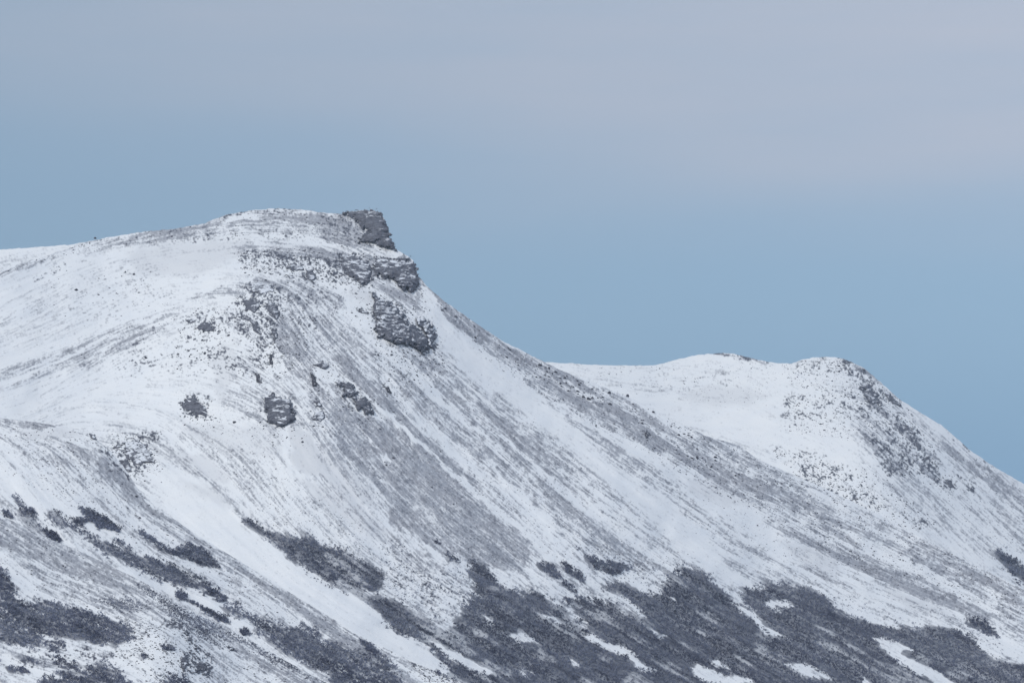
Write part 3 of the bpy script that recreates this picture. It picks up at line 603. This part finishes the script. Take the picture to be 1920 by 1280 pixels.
# ---- nearer spurs, lower left
RC = [(-160,770),(0,783),(60,790),(130,801),(165,813),(200,838),(230,872),(256,912),(290,948),(330,975),(365,1000),(450,1052),(560,1120),(700,1205),(790,1245),(880,1283),(1000,1345)]
CC = [(-150,775,3560),(0,783,3550),(165,813,3500),(260,920,3430),(450,1055,3330),(700,1205,3200),(880,1283,3130),(1000,1345,3090),(0,1000,3270),(150,960,3330),(300,1060,3260),(400,1150,3180),(0,1300,3000),(400,1300,3060),(600,1300,3060),(-150,1300,2980)]
FC = [(100,870,52),(40,880,48),(300,980,38),(500,1110,35),(750,1240,31),(100,930,45),(200,1000,36),(400,1100,34),(600,1220,33),(120,800,8),(60,800,6)]
PC = [
 ('d',.70,3,[(-160,768),(0,781),(60,788),(130,799),(120,806),(40,798),(-160,785)]),
 ('g',.5,5,[(30,808),(130,808),(150,820),(60,826)]),
 ('d',.02,4,[(30,806),(130,806),(150,818),(60,824)]),
 ('d',.50,9,[(40,840),(140,830),(190,850),(240,900),(300,960),(260,960),(180,920),(100,880)]),
 ('d',.95,3,[(185,855),(220,885),(256,915),(290,948),(330,975),(400,1022),(450,1053),(440,1058),(380,1025),(300,972),(240,935),(190,880)]),
 ('t',.6,4,[(190,870),(256,915),(330,975),(450,1053),(440,1060),(300,975),(230,930)]),
 ('r',.26,3,[(165,812),(180,820),(200,838),(230,872),(250,905),(240,905),(215,875),(190,850),(165,820)]),
 ('d',.50,10,[(140,900),(260,950),(360,1010),(450,1060),(560,1125),(700,1210),(860,1285),(780,1285),(660,1230),(560,1170),(440,1100),(340,1040),(220,970)]),
 ('d',.80,5,[(420,1045),(480,1075),(560,1122),(700,1206),(800,1252),(790,1262),(690,1225),(600,1180),(520,1130)]),
 ('t',.3,5,[(420,1045),(560,1122),(700,1206),(800,1252),(790,1262),(690,1225),(600,1180),(520,1130)]),
 ('r',.05,10,[(300,980),(500,1100),(640,1180),(600,1200),(440,1110),(300,1010)]),
 ('r',.14,8,[(760,1235),(830,1262),(900,1300),(840,1300),(770,1255)]),
 ('d',.06,8,[(-160,870),(0,860),(60,900),(120,950),(80,960),(0,930),(-160,920)]),
 ('h',.8,12,[(0,900),(100,930),(250,990),(380,1080),(300,1080),(150,1010),(0,960)]),
 ('d',.04,5,[(150,1035),(240,1070),(300,1095),(360,1110),(420,1130),(480,1170),(430,1175),(330,1120),(240,1085)]),
]
S_c = make_sheet('spur', RC, CC, FC, (.28,0,.015,.2), PC+undergrowth('C'), -160, 1000, 765, 1345, 1.35, 350, .8, 41)
RD = [(-160,905),(0,966),(40,984),(100,1012),(170,1042),(225,1069),(270,1090),(300,1112),(335,1135),(400,1165),(462,1197),(482,1206),(540,1240),(585,1265),(640,1295),(720,1345)]
CD = [(-150,905,2990),(0,966,2960),(225,1069,2880),(400,1165,2790),(540,1240,2730),(720,1345,2680),(100,1130,2760),(0,1200,2660),(300,1165,2700),(320,1200,2655),(370,1210,2690),(200,1240,2620),(400,1290,2620),(0,1300,2560),(-150,1300,2540),(560,1300,2660)]
FD = [(150,1070,27),(300,1150,30),(100,1200,12),(40,1100,35),(450,1230,35),(550,1270,33),(150,1260,14),(350,1250,55)]
PD = [
 ('d',.88,6,[(-160,900),(0,962),(100,1008),(225,1066),(300,1110),(280,1120),(220,1105),(120,1080),(40,1040),(-160,950)]),
 ('t',.45,6,[(-160,900),(0,962),(100,1008),(225,1066),(300,1110),(220,1105),(120,1075),(40,1035)]),
 ('d',.45,8,[(0,1040),(120,1075),(220,1105),(290,1130),(330,1160),(240,1150),(140,1110),(40,1070)]),
 ('d',.70,6,[(420,1200),(480,1208),(585,1266),(640,1298),(560,1300),(480,1250)]),
 ('t',.4,6,[(420,1200),(480,1208),(585,1266),(640,1298),(560,1300),(480,1250)]),
 ('h',.9,10,[(0,1060),(100,1080),(200,1110),(300,1160),(240,1180),(100,1130),(20,1110)]),
 ('d',.30,10,[(20,1210),(200,1200),(250,1230),(200,1260),(40,1250)]),
 ('r',.10,14,[(0,1200),(220,1210),(250,1230),(160,1260),(0,1270)]),
 ('r',.22,9,[(255,1095),(300,1118),(360,1150),(420,1195),(440,1215),(380,1195),(320,1150)]),
 ('r',.16,9,[(300,1165),(350,1170),(385,1215),(400,1265),(330,1270),(320,1220)]),
 ('r',.07,8,[(230,1150),(300,1165),(360,1200),(390,1260),(280,1280),(220,1230)]),
 ('d',.05,6,[(215,1225),(250,1200),(290,1180),(340,1210),(340,1260),(260,1275),(215,1260)]),
 ('r',.36,5,[(310,1166),(345,1168),(362,1190),(380,1215),(398,1245),(385,1240),(360,1205),(335,1180)]),
 ('r',.40,6,[(335,1230),(350,1215),(372,1235),(398,1250),(400,1275),(370,1262),(340,1265)]),
 ('r',.30,5,[(270,1270),(300,1255),(310,1275),(290,1290)]),
 ('r',.30,3,[(462,1197),(482,1206),(540,1240),(585,1265),(640,1295),(600,1285),(520,1240)]),
]
S_d = make_sheet('foothill', RD, CD, FD, (.25,0,.02,.2), PD+undergrowth('D'), -160, 720, 900, 1345, 1.35, 260, .7, 53)
SH = {'M': S_main, 'F': S_far, 'C': S_c, 'D': S_d}

# ---- valley floor
n = 60; g = np.linspace(-1, 1, n); g = np.sign(g)*np.abs(g)**1.5*16000
GX, GY = np.meshgrid(g, g+6000)
GZ = (fbm(GX/900, GY/900, 3, 3)-.5)*3*(np.hypot(GX, GY) > 60)
GZ[np.hypot(GX, GY) < 60] = 0
o = mesh_np('ground', np.stack([GX, GY, GZ-.3], -1), gridfaces(n, n)[:, ::-1], mat_plain()); tag(o, kind='structure')

# ------------------------------------------------------------------ cliffs and outcrops
def cliff(S, poly, label, cat, name, T, mat, strata=7., seed=0, rough=1., step=1.15, group=None, tilt=0., edge=7., jag=3.):
    xs = [p[0] for p in poly]; ys = [p[1] for p in poly]
    U, V = np.meshgrid(np.arange(min(xs)-6, max(xs)+6, step), np.arange(min(ys)-6, max(ys)+6, step))
    s = sdist(U, V, poly) + (fbm(U/7, V/5, 4, seed)-.5)*jag*2.4
    keep = s > 0
    inside = 1-np.exp(-np.maximum(s, 0)/edge)
    base = blurD(S, U, V)
    mpx = base/F
    zz = -V*mpx + tilt*U*mpx                      # metres of height
    w = zz/strata + (fbm(U/26, V/18, 4, seed+4)-.5)*4.2
    saw = w-np.floor(w)                           # ledge profile: steps out going down
    ledge = (1-saw)**1.5*sstep(fbm(U/30, V/12, 2, seed+6), .3, .6)
    crack = fbm(U/15+V/40, V/34, 4, seed+8)
    rdg = 1-np.abs(2*fbm(U/24, V/17, 4, seed+12)-1)
    pr = T*(inside*.9) + inside*rough*(ledge*strata*.3 + (crack-.5)*T*.45 + (rdg-.6)*T*.5 + (fbm(U/2.6, V/2.2, 2, seed+2)-.5)*.8) - 1.5*(1-inside)
    Pf = unproject(U, V, base-pr); Pb = unproject(U, V, base+4+T*.8*inside+2*fbm(U/6, V/6, 2, seed+3))
    nr, nc = U.shape; q = gridfaces(nr, nc); k = keep.ravel()
    ok = k[q].all(1); q = q[ok]
    if len(q) == 0: return None
    # rim faces
    e = np.concatenate([q[:, [0, 1]], q[:, [1, 2]], q[:, [2, 3]], q[:, [3, 0]]])
    key = np.sort(e, 1); kk = key[:, 0].astype(np.int64)*nr*nc+key[:, 1]
    uq, inv, cnt = np.unique(kk, return_inverse=True, return_counts=True); rim = e[cnt[inv] == 1]
    nn = nr*nc
    fr = np.concatenate([q, q[:, ::-1]+nn, np.stack([rim[:, 1], rim[:, 0], rim[:, 0]+nn, rim[:, 1]+nn], 1)])
    V3 = np.concatenate([Pf.reshape(-1, 3), Pb.reshape(-1, 3)])
    us, idx = np.unique(fr, return_inverse=True); fr = idx.reshape(fr.shape); V3 = V3[us]
    org = V3.mean(0); org[2] = V3[:, 2].min()
    o = mesh_np(name, V3-org, fr, mat, nsm=len(q)); o.location = org
    tag(o, label, cat, group)
    return o
def blurD(S, u, v):
    # base of the rock: the slope without its small relief
    return sum(S.samp(S.D, u+a, v+b) for a, b in ((0, 0), (9, 0), (-9, 0), (0, 8), (0, -8), (6, 6), (-6, -6)))/7

for i, (s, poly, lab, cat, nm_, T, mt, st, ti) in enumerate(CL):
    xs = [p[0] for p in poly]; ys = [p[1] for p in poly]; sz = min(max(xs)-min(xs), max(ys)-min(ys))
    cliff(SH[s], poly, lab, cat, nm_, T, mt, st, 100+i*7, edge=max(1.8, min(6, sz*.11)), jag=min(7, sz*.2), tilt=ti)
print('cliffs', round(time.time()-T0, 1))

# ------------------------------------------------------------------ boulders and loose stones
def ico():
    t = (1+5**.5)/2
    v = np.array([(-1,t,0),(1,t,0),(-1,-t,0),(1,-t,0),(0,-1,t),(0,1,t),(0,-1,-t),(0,1,-t),(t,0,-1),(t,0,1),(-t,0,-1),(-t,0,1)], float)
    f = np.array([(0,11,5),(0,5,1),(0,1,7),(0,7,10),(0,10,11),(1,5,9),(5,11,4),(11,10,2),(10,7,6),(7,1,8),(3,9,4),(3,4,2),(3,2,6),(3,6,8),(3,8,9),(4,9,5),(2,4,11),(6,2,10),(8,6,7),(9,8,1)])
    return v/np.linalg.norm(v[0]), f
def subdiv(v, f):
    vl = [tuple(x) for x in v]; cache = {}; out = []
    def mid(a, b):
        k = (min(a, b), max(a, b))
        if k not in cache:
            m = (np.array(vl[a])+np.array(vl[b])); m /= np.linalg.norm(m); vl.append(tuple(m)); cache[k] = len(vl)-1
        return cache[k]
    for a, b, c in f:
        x, y, z = mid(a, b), mid(b, c), mid(c, a)
        out += [(a, x, z), (b, y, x), (c, z, y), (x, y, z)]
    return np.array(vl), np.array(out)
IV, IF = ico(); IV2, IF2 = subdiv(*subdiv(IV, IF))
def rockshape(seed, V):
    r = np.random.default_rng(seed)
    v = V.copy()
    for _ in range(9):                             # cut facets
        nrm = r.normal(size=3); nrm /= np.linalg.norm(nrm); dd = r.uniform(.55, .85)
        q = v@nrm; v = v-np.outer(np.maximum(q-dd, 0), nrm)
    v = v*(1+.12*(r.random((len(v), 1))-.5))*np.array([r.uniform(.9, 1.4), r.uniform(.8, 1.1), r.uniform(.6, .85)])
    return v
PROTO = [mesh_np('boulder', rockshape(300+i, IV2), IF2, M_BOULD, smooth=False, link=False) for i in range(7)]
def boulder(S, u, v, size, label, group=None):
    P = S.P(np.array([u]), np.array([v]))[0]
    o = bpy.data.objects.new('boulder', PROTO[int(rng.integers(7))]); COL.objects.link(o)
    o.location = P+np.array([0, 0, size*.12]); o.scale = (size, size, size)
    o.rotation_euler = (rng.uniform(-.3, .3), rng.uniform(-.3, .3), rng.uniform(0, 6.28))
    tag(o, label, 'boulder', group)
CLUST = [  # sheet, polygon, count, size range (m, half width), label
 ('M',[(815,560),(860,592),(950,650),(1050,700),(1120,728),(1150,750),(1100,745),(1000,710),(900,650),(830,590)],46,(1.0,2.3),'dark boulder among many strewn along the upper right skyline slope of the main mountain'),
 ('M',[(1010,680),(1060,700),(1150,745),(1150,770),(1080,745),(1020,705)],20,(1.3,2.9),'big dark boulder in the dense patch midway down the right skyline'),
 ('M',[(1180,750),(1250,785),(1330,825),(1300,850),(1210,800)],14,(1.0,2.3),'dark boulder on the grey gravel just under the right skyline'),
 ('M',[(1250,845),(1310,835),(1380,880),(1420,920),(1350,900),(1280,870)],22,(1.0,2.6),'dark boulder in the scatter on the grey shoulder below the far saddle'),
 ('M',[(330,600),(400,590),(450,620),(420,680),(330,670)],26,(.9,2.2),'dark boulder on open snow left of the central rib'),
 ('M',[(180,510),(290,500),(300,560),(170,570)],16,(.8,1.8),'isolated stone on the smooth snow bowl at upper left'),
 ('M',[(440,500),(560,505),(640,525),(600,540),(450,520)],20,(1.0,2.2),'dark boulder on snow directly beneath the rock band'),
 ('M',[(330,745),(400,740),(400,790),(340,790)],14,(.9,2.0),'dark boulder around the shattered rocks left of the round crag'),
 ('M',[(660,760),(760,800),(880,950),(840,960),(720,870),(660,800)],20,(.6,1.3),'small stone on the smooth grey gravel fan'),
 ('M',[(700,640),(760,660),(820,720),(760,720),(700,680)],14,(.8,1.7),'dark stone on the streaked slope below the large buttress'),
 ('M',[(1500,960),(1760,1080),(1760,1110),(1560,1030)],16,(.7,1.5),'small stone on the grey streaked slope at far right'),
 ('F',[(1460,715),(1500,680),(1580,675),(1600,700),(1520,712)],14,(1.3,2.8),'dark boulder near the dome on the far mountain'),
 ('F',[(1470,740),(1600,735),(1620,780),(1480,790)],18,(1.3,2.8),'dark boulder on snow on the upper face of the far mountain'),
 ('F',[(1120,690),(1420,690),(1400,730),(1180,735)],16,(1.1,2.2),'isolated stone on the far saddle snowfield'),
 ('F',[(1490,860),(1600,900),(1720,980),(1700,990),(1560,930)],20,(1.3,2.6),'dark boulder at the foot of the far mountain just above the near ridge line'),
 ('D',[(230,1150),(380,1190),(390,1260),(270,1260),(215,1200)],14,(.6,1.3),'dark boulder on the rocky knoll at lower left'),
]
def pts_in(poly, n, r=rng):
    xs = [p[0] for p in poly]; ys = [p[1] for p in poly]; out = np.zeros((0, 2))
    while len(out) < n:
        q = np.c_[r.uniform(min(xs), max(xs), 4*n+8), r.uniform(min(ys), max(ys), 4*n+8)]
        out = np.r_[out, q[inpoly(q[:, 0], q[:, 1], poly)]]
    return out[:n]
for s, poly, cnt, (a, b), lab in CLUST:
    S = SH[s]; q = pts_in(poly, cnt)
    for u, v in q:
        if v < S.ridge(np.array([u]))[0]+2: v = S.ridge(np.array([u]))[0]+2+rng.uniform(0, 8)
        boulder(S, u, v, a+(b-a)*rng.random()**2.2, lab, lab.split(' ', 2)[2][:60] and 'boulders: '+' '.join(lab.split()[2:8]))
for s, u, v, sz, lab in [
 ('M',567,829,2.0,'lone black stone in the middle of the smooth grey snow patch below the round crag'),
 ('M',440,792,2.3,'lone flat dark stone on bright snow left of the round crag'),
 ('M',473,818,1.2,'small lone stone left of and above the smooth grey snow patch'),
 ('M',1177,742,2.6,'dark boulder standing on the right skyline where the far snowfield begins'),
 ('M',1142,737,2.8,'broad dark boulder just inside the skyline next to the far snowfield'),
 ('M',1204,794,2.8,'dark boulder at the top of a short snow streak on the grey shoulder'),
 ('M',1307,858,2.8,'blocky dark boulder, biggest in the scatter on the grey shoulder'),
 ('M',1297,859,2.0,'dark boulder touching the left of the blocky shoulder boulder'),
 ('M',1225,773,2.3,'dark boulder just below the skyline on the grey shoulder gravel'),
 ('M',143,544,3.0,'lone dark rock on the smooth snow at far upper left'),
 ('M',251,515,2.2,'lone dark stone near the middle of the upper left snow bowl'),
 ('M',274,671,2.2,'lone dark stone on the left snow slope beside the streaked gravel'),
 ('M',738,859,1.7,'dark stone next to the tiny snow patch on the grey gravel fan'),
 ('M',178,447,2.2,'small rock on the left skyline of the plateau'),
 ('C',256,931,1.5,'dark stone on the gravel crest of the near spur'),
 ('C',262,971,1.5,'small dark stone on snow low on the near spur'),
 ('C',505,1176,1.4,'dark stone above the thicket on the lower near spur'),
 ('M',1420,985,1.4,'lone stone on the snow right of the bright swath'),
]: boulder(SH[s], u, v, sz, lab)

# countless small stones: one object per slope
def loose(S, regs, name, label, r):
    V = []; Fc = []; k = 0
    for poly, cnt, a, b in regs:
        q = pts_in(poly, cnt, r); rd = S.ridge(q[:, 0]); q = q[q[:, 1] > rd+1]
        P = S.P(q[:, 0], q[:, 1]); sz = a+(b-a)*r.random(len(q))**3
        th = r.uniform(0, 6.28, len(q)); c, s_ = np.cos(th)[:, None], np.sin(th)[:, None]
        j = r.uniform(.65, 1.25, (len(q), 12, 1)); v = IV[None]*j*np.array([1.15, .9, .7])
        x = v[:, :, 0]*c-v[:, :, 1]*s_; y = v[:, :, 0]*s_+v[:, :, 1]*c
        v = np.stack([x, y, v[:, :, 2]], -1)*sz[:, None, None]+P[:, None]
        V.append(v.reshape(-1, 3)); Fc.append((IF[None]+12*np.arange(len(q))[:, None, None]).reshape(-1, 3)+k); k += 12*len(q)
    o = mesh_np(name, np.concatenate(V), np.concatenate(Fc), M_BOULD, smooth=False)
    tag(o, label, 'loose stones', kind='stuff')
r2 = np.random.default_rng(99)
def rubble(key):
    out = []
    for s, p, *_ in CL:
        if s != key: continue
        xs = [q[0] for q in p]; ys = [q[1] for q in p]; w_ = max(xs)-min(xs); h_ = max(ys)-min(ys)
        out.append(([(min(xs)-6, min(ys)-2), (max(xs)+4, min(ys)+h_*.3), (max(xs)+w_*.3+8, max(ys)+h_*.5+8), (min(xs)+w_*.2, max(ys)+h_*.5+8), (min(xs)-8, max(ys))], int(8+w_*h_*.022), .4, 1.7))
    return out
loose(S_main, [
 ([(-20,520),(180,445),(400,405),(480,390),(640,395),(700,420),(660,460),(500,450),(300,455),(100,485)],900,.35,1.3),
 ([(440,470),(560,465),(700,480),(700,540),(560,525),(450,505)],900,.5,1.7),
 ([(440,530),(540,530),(600,600),(560,700),(500,720),(470,650),(440,600)],700,.5,1.5),
 ([(320,580),(450,570),(460,700),(330,700)],260,.4,1.5),
 ([(80,500),(330,500),(330,620),(150,700),(60,640)],160,.35,1.2),
 ([(530,540),(700,560),(820,720),(760,800),(620,800),(560,700)],900,.35,1.1),
 ([(620,780),(720,780),(900,930),(1000,1040),(900,1070),(720,960)],900,.3,.8),
 ([(800,540),(1000,670),(1240,776),(1425,863),(1640,961),(1920,1105),(1920,1170),(1600,1060),(1300,900),(1100,790),(900,670)],3200,.35,1.3),
 ([(700,640),(900,700),(1200,950),(1340,1080),(1100,1080),(800,900)],1300,.3,.9),
 ([(700,540),(790,545),(820,640),(840,700),(760,690),(690,620)],300,.4,1.4),
 ([(200,810),(300,815),(300,880),(250,900),(210,860)],200,.4,1.2),
 ([(340,740),(410,740),(560,800),(520,900),(400,860)],200,.35,1.2),
 ([(400,860),(560,900),(800,1080),(820,1180),(640,1060),(480,970)],600,.35,1.0),
 ([(1250,900),(1500,1000),(1850,1180),(1500,1120),(1300,1000)],600,.3,1.0)]+rubble('M'),
 'loose_stones','countless small dark stones scattered over the snow of the main mountain', r2)
loose(S_far, [
 ([(1460,670),(1600,672),(1700,760),(1620,760),(1480,720)],500,.6,2.2),
 ([(1470,735),(1700,760),(1800,920),(1700,900),(1620,830),(1480,810)],1100,.6,2.2),
 ([(1440,840),(1640,880),(1760,980),(1700,1000),(1500,900)],700,.6,2.0),
 ([(1040,680),(1480,682),(1440,760),(1150,740)],400,.5,1.4),
 ([(1700,770),(1920,910),(1920,1080),(1760,960)],500,.5,1.5)]+rubble('F'),
 'loose_stones','countless dark stones scattered over the far mountain', r2)
loose(S_c, [([(0,785),(170,815),(450,1055),(860,1285),(700,1260),(400,1120),(150,960),(0,880)],1500,.3,1.0),
 ([(760,1235),(880,1285),(800,1285)],200,.3,1.0)],
 'loose_stones','countless small stones over the near spur slope', r2)
loose(S_d, [([(0,968),(300,1112),(480,1206),(640,1295),(400,1290),(200,1200),(0,1060)],900,.3,.9),
 ([(215,1165),(300,1165),(360,1190),(400,1270),(280,1280),(215,1230)],420,.3,1.0)],
 'loose_stones','countless small stones over the foothill at lower left', r2)
print('rocks', round(time.time()-T0, 1))

# ------------------------------------------------------------------ leafless scrub
def scrub(S, polys, name, label, cat, kind=None, group=None, dens=1., h=(1.0,2.0), K=13, r=np.random.default_rng(5), soft=8., holes=(), tone=0., clumpy=.24, wob=22.):
    V = []; A = []; nt_ = 0
    for poly in polys:
        xs = [p[0] for p in poly]; ys = [p[1] for p in poly]
        bx = (min(xs)-5, max(xs)+5, min(ys)-5, max(ys)+5)
        n = int((bx[1]-bx[0])*(bx[3]-bx[2])/5.5*dens)
        u = r.uniform(bx[0], bx[1], n); v = r.uniform(bx[2], bx[3], n)
        s = sdist(u, v, poly)+(fbm((u*.87+v*.5)/26, (v*.87-u*.5)/5, 4, 61)-.5)*wob
        pr = sstep(s, -soft, soft)
        for hp in holes: pr = pr*(1-sstep(sdist(u, v, hp)+(fbm(u/8, v/5, 3, 64)-.5)*9, -3, 3))
        ang = .52; lu = u*math.cos(ang)+v*math.sin(ang); lv = -u*math.sin(ang)+v*math.cos(ang)
        pr = np.clip(pr*(1-min(1, clumpy*3.4)*S.samp(S.lane, u, v)), 0, 1)
        ok = (r.random(n) < pr) & (v > S.ridge(u)+1)
        u = u[ok]; v = v[ok]; n = len(u)
        if n == 0: continue
        P = S.P(u, v); lu = lu[ok]; lv = lv[ok]
        H = r.uniform(h[0], h[1], n)*(.75+.5*fbm(u/25, v/14, 3, 81)); W = H*r.uniform(.5, .75, n)
        # crown: small twig fans through a dome
        th = r.uniform(0, 2*np.pi, (n, K)); rr = np.sqrt(r.random((n, K))); zz = r.random((n, K))**.7
        prof = np.sqrt(np.clip(1-(zz*1.0-.35)**2*1.6, .05, 1))
        C = np.stack([np.cos(th)*rr*prof*W[:, None], np.sin(th)*rr*prof*W[:, None], zz*H[:, None]-.2], -1)+P[:, None]
        sz = (H*.30)[:, None, None, None]
        tri = r.normal(size=(n, K, 3, 3))*np.array([.75, .75, 1.05])*sz
        V.append((C[:, :, None]+tri).reshape(-1, 3))
        bnd = fbm(lu/60, lv/9, 4, 91)*.75+.25*(S.samp(S.nm, u, v)*.5+.22); tn = np.clip((bnd-.45)*4.6+.32+tone, 0, 1)
        t = np.clip(tn[:, None]+r.normal(size=(n, K))*.11+zz*.22-.05, 0, 1); hue = np.clip(vn(u/50, v/30, 95), 0, 1)
        a = np.stack([t, np.broadcast_to(hue[:, None]*.6, t.shape), t*0, t*0+1], -1)
        A.append(np.repeat(a.reshape(-1, 4), 3, 0)); nt_ += n*K
    V = np.concatenate(V); A = np.concatenate(A); org = V.mean(0); org[2] = V[:, 2].min()
    o = mesh_np(name, V-org, np.arange(nt_*3).reshape(-1, 3), M_TWIG, A, smooth=False); o.location = org
    tag(o, label, cat, group, kind)
    return nt_
tot = 0
for s, polys, nm_, lab, cat, kw in SCR: tot += scrub(SH[s], polys, nm_, lab, cat, **kw)
for s, poly, lab in TH: tot += scrub(SH[s], [poly], 'shrub_thicket', lab, 'thicket', clumpy=.08, soft=3., wob=3.5, dens=1.1, h=(1.2,2.6) if s != 'D' else (.9,1.9))
print('scrub tris', tot, round(time.time()-T0, 1))

# ------------------------------------------------------------------ haze
def box(name, x0, x1, y0, y1, z0, z1, mat):
    v = [(x, y, z) for x in (x0, x1) for y in (y0, y1) for z in (z0, z1)]
    f = [(0,1,3,2),(4,6,7,5),(0,4,5,1),(2,3,7,6),(0,2,6,4),(1,5,7,3)]
    return mesh_np(name, v, f, mat, smooth=False)
HZ = True
if HZ:
    m = bpy.data.materials.new('thin_air'); m.use_nodes = True; nt = m.node_tree; nt.nodes.clear()
    out = nt.nodes.new('ShaderNodeOutputMaterial'); pv = nt.nodes.new('ShaderNodeVolumePrincipled')
    pv.inputs['Density'].default_value = 2.8e-5; pv.inputs['Color'].default_value = (.72, .84, 1, 1); pv.inputs['Anisotropy'].default_value = .2
    nt.links.new(pv.outputs[0], out.inputs['Volume'])
    o = box('haze', -17000, 17000, -11000, 23000, -6, 1250, m); tag(o, kind='stuff')

# ------------------------------------------------------------------ sky, sun, camera
SUN_EL, SUN_AZ = math.radians(42), math.radians(-55)     # azimuth from +Y (view direction), negative = left
w = bpy.data.worlds.new('World'); SC.world = w; w.use_nodes = True; nt = w.node_tree; nt.nodes.clear()
out = nt.nodes.new('ShaderNodeOutputWorld'); bg = nt.nodes.new('ShaderNodeBackground'); nt.links.new(bg.outputs[0], out.inputs[0])
sky = nt.nodes.new('ShaderNodeTexSky'); sky.sky_type = 'NISHITA'; sky.sun_disc = False
sky.sun_elevation = SUN_EL; sky.sun_rotation = SUN_AZ; sky.air_density = 1.0; sky.dust_density = .6; sky.altitude = 200
tc = nt.nodes.new('ShaderNodeTexCoord'); sx = nt.nodes.new('ShaderNodeSeparateXYZ'); nt.links.new(tc.outputs['Generated'], sx.inputs[0])
mp = nt.nodes.new('ShaderNodeMapping'); mp.inputs['Scale'].default_value = (3.5, 3.5, 26); mp.inputs['Rotation'].default_value = (0, math.radians(6), 0)
nt.links.new(tc.outputs['Generated'], mp.inputs[0])
cn = noise(nt, 1.0, 2, .35, mp.outputs[0])
# veil of high cloud: thickens with elevation, streaked by noise
el = mth(nt, 'ADD', sx.outputs[2], mth(nt, 'MULTIPLY', sx.outputs[0], .07))
veil = ramp01(nt, mth(nt, 'MULTIPLY_ADD', mth(nt, 'SUBTRACT', cn, .5), .06, el), .142, .222)
veil.node.interpolation_type = 'SMOOTHSTEP'
cn2 = noise(nt, 2.3, 5, .55, mp.outputs[0])
veil = mth(nt, 'MULTIPLY', mth(nt, 'SMOOTH_MIN', veil, 1.0, .2), mth(nt, 'MULTIPLY', mth(nt, 'MULTIPLY_ADD', cn2, .75, .50), mth(nt, 'MULTIPLY_ADD', sx.outputs[0], 2.6, .98, clamp=True)), clamp=True)
BLUE = (1.92, 3.0, 4.15); LAV = (3.40, 3.74, 4.46)
skyc = mixc(nt, .85, sky.outputs[0], BLUE)
low = ramp01(nt, sx.outputs[2], .15, .085)
low.node.interpolation_type = 'SMOOTHSTEP'
skyc = mixc(nt, mth(nt, 'MULTIPLY', low, .9), skyc, (1.66, 2.82, 4.12))
grad = ramp01(nt, sx.outputs[2], .10, .20)
grad.node.interpolation_type = 'SMOOTHSTEP'
skyc = mixc(nt, mth(nt, 'MULTIPLY', grad, .12), skyc, (2.6, 3.45, 4.45))
skm = mixc(nt, veil, skyc, LAV)
skv = N(nt, 'ShaderNodeVectorMath', operation='SCALE'); nt.links.new(skm, skv.inputs[0])
nt.links.new(mth(nt, 'MULTIPLY_ADD', sx.outputs[0], .45, 1.0), skv.inputs['Scale'])
nt.links.new(skv.outputs[0], bg.inputs[0]); bg.inputs[1].default_value = .126

sd = bpy.data.lights.new('sun', 'SUN'); sd.energy = 2.0; sd.angle = math.radians(10); sd.color = (1, .96, .91)
so = bpy.data.objects.new('sun', sd); COL.objects.link(so)
from mathutils import Vector
dv = Vector((math.sin(SUN_AZ)*math.cos(SUN_EL), math.cos(SUN_AZ)*math.cos(SUN_EL), math.sin(SUN_EL)))
dv = Vector((math.sin(SUN_AZ)*math.cos(SUN_EL), -abs(math.cos(SUN_AZ))*math.cos(SUN_EL), math.sin(SUN_EL)))
sky.sun_rotation = math.atan2(dv.x, dv.y)
so.rotation_euler = dv.to_track_quat('Z', 'Y').to_euler()
cam = bpy.data.cameras.new('camera'); co = bpy.data.objects.new('camera', cam); COL.objects.link(co); SC.camera = co
cam.sensor_width = 36; cam.lens = 36*F/1920; cam.clip_start = 1; cam.clip_end = 60000
co.location = (0, 0, CAMZ); co.rotation_euler = (math.pi/2+PITCH, 0, 0)
SC.render.engine = 'CYCLES'
SC.view_settings.view_transform = 'Standard'; SC.view_settings.look = 'None'; SC.view_settings.exposure = .14; SC.view_settings.gamma = 1
print('done', round(time.time()-T0, 1))
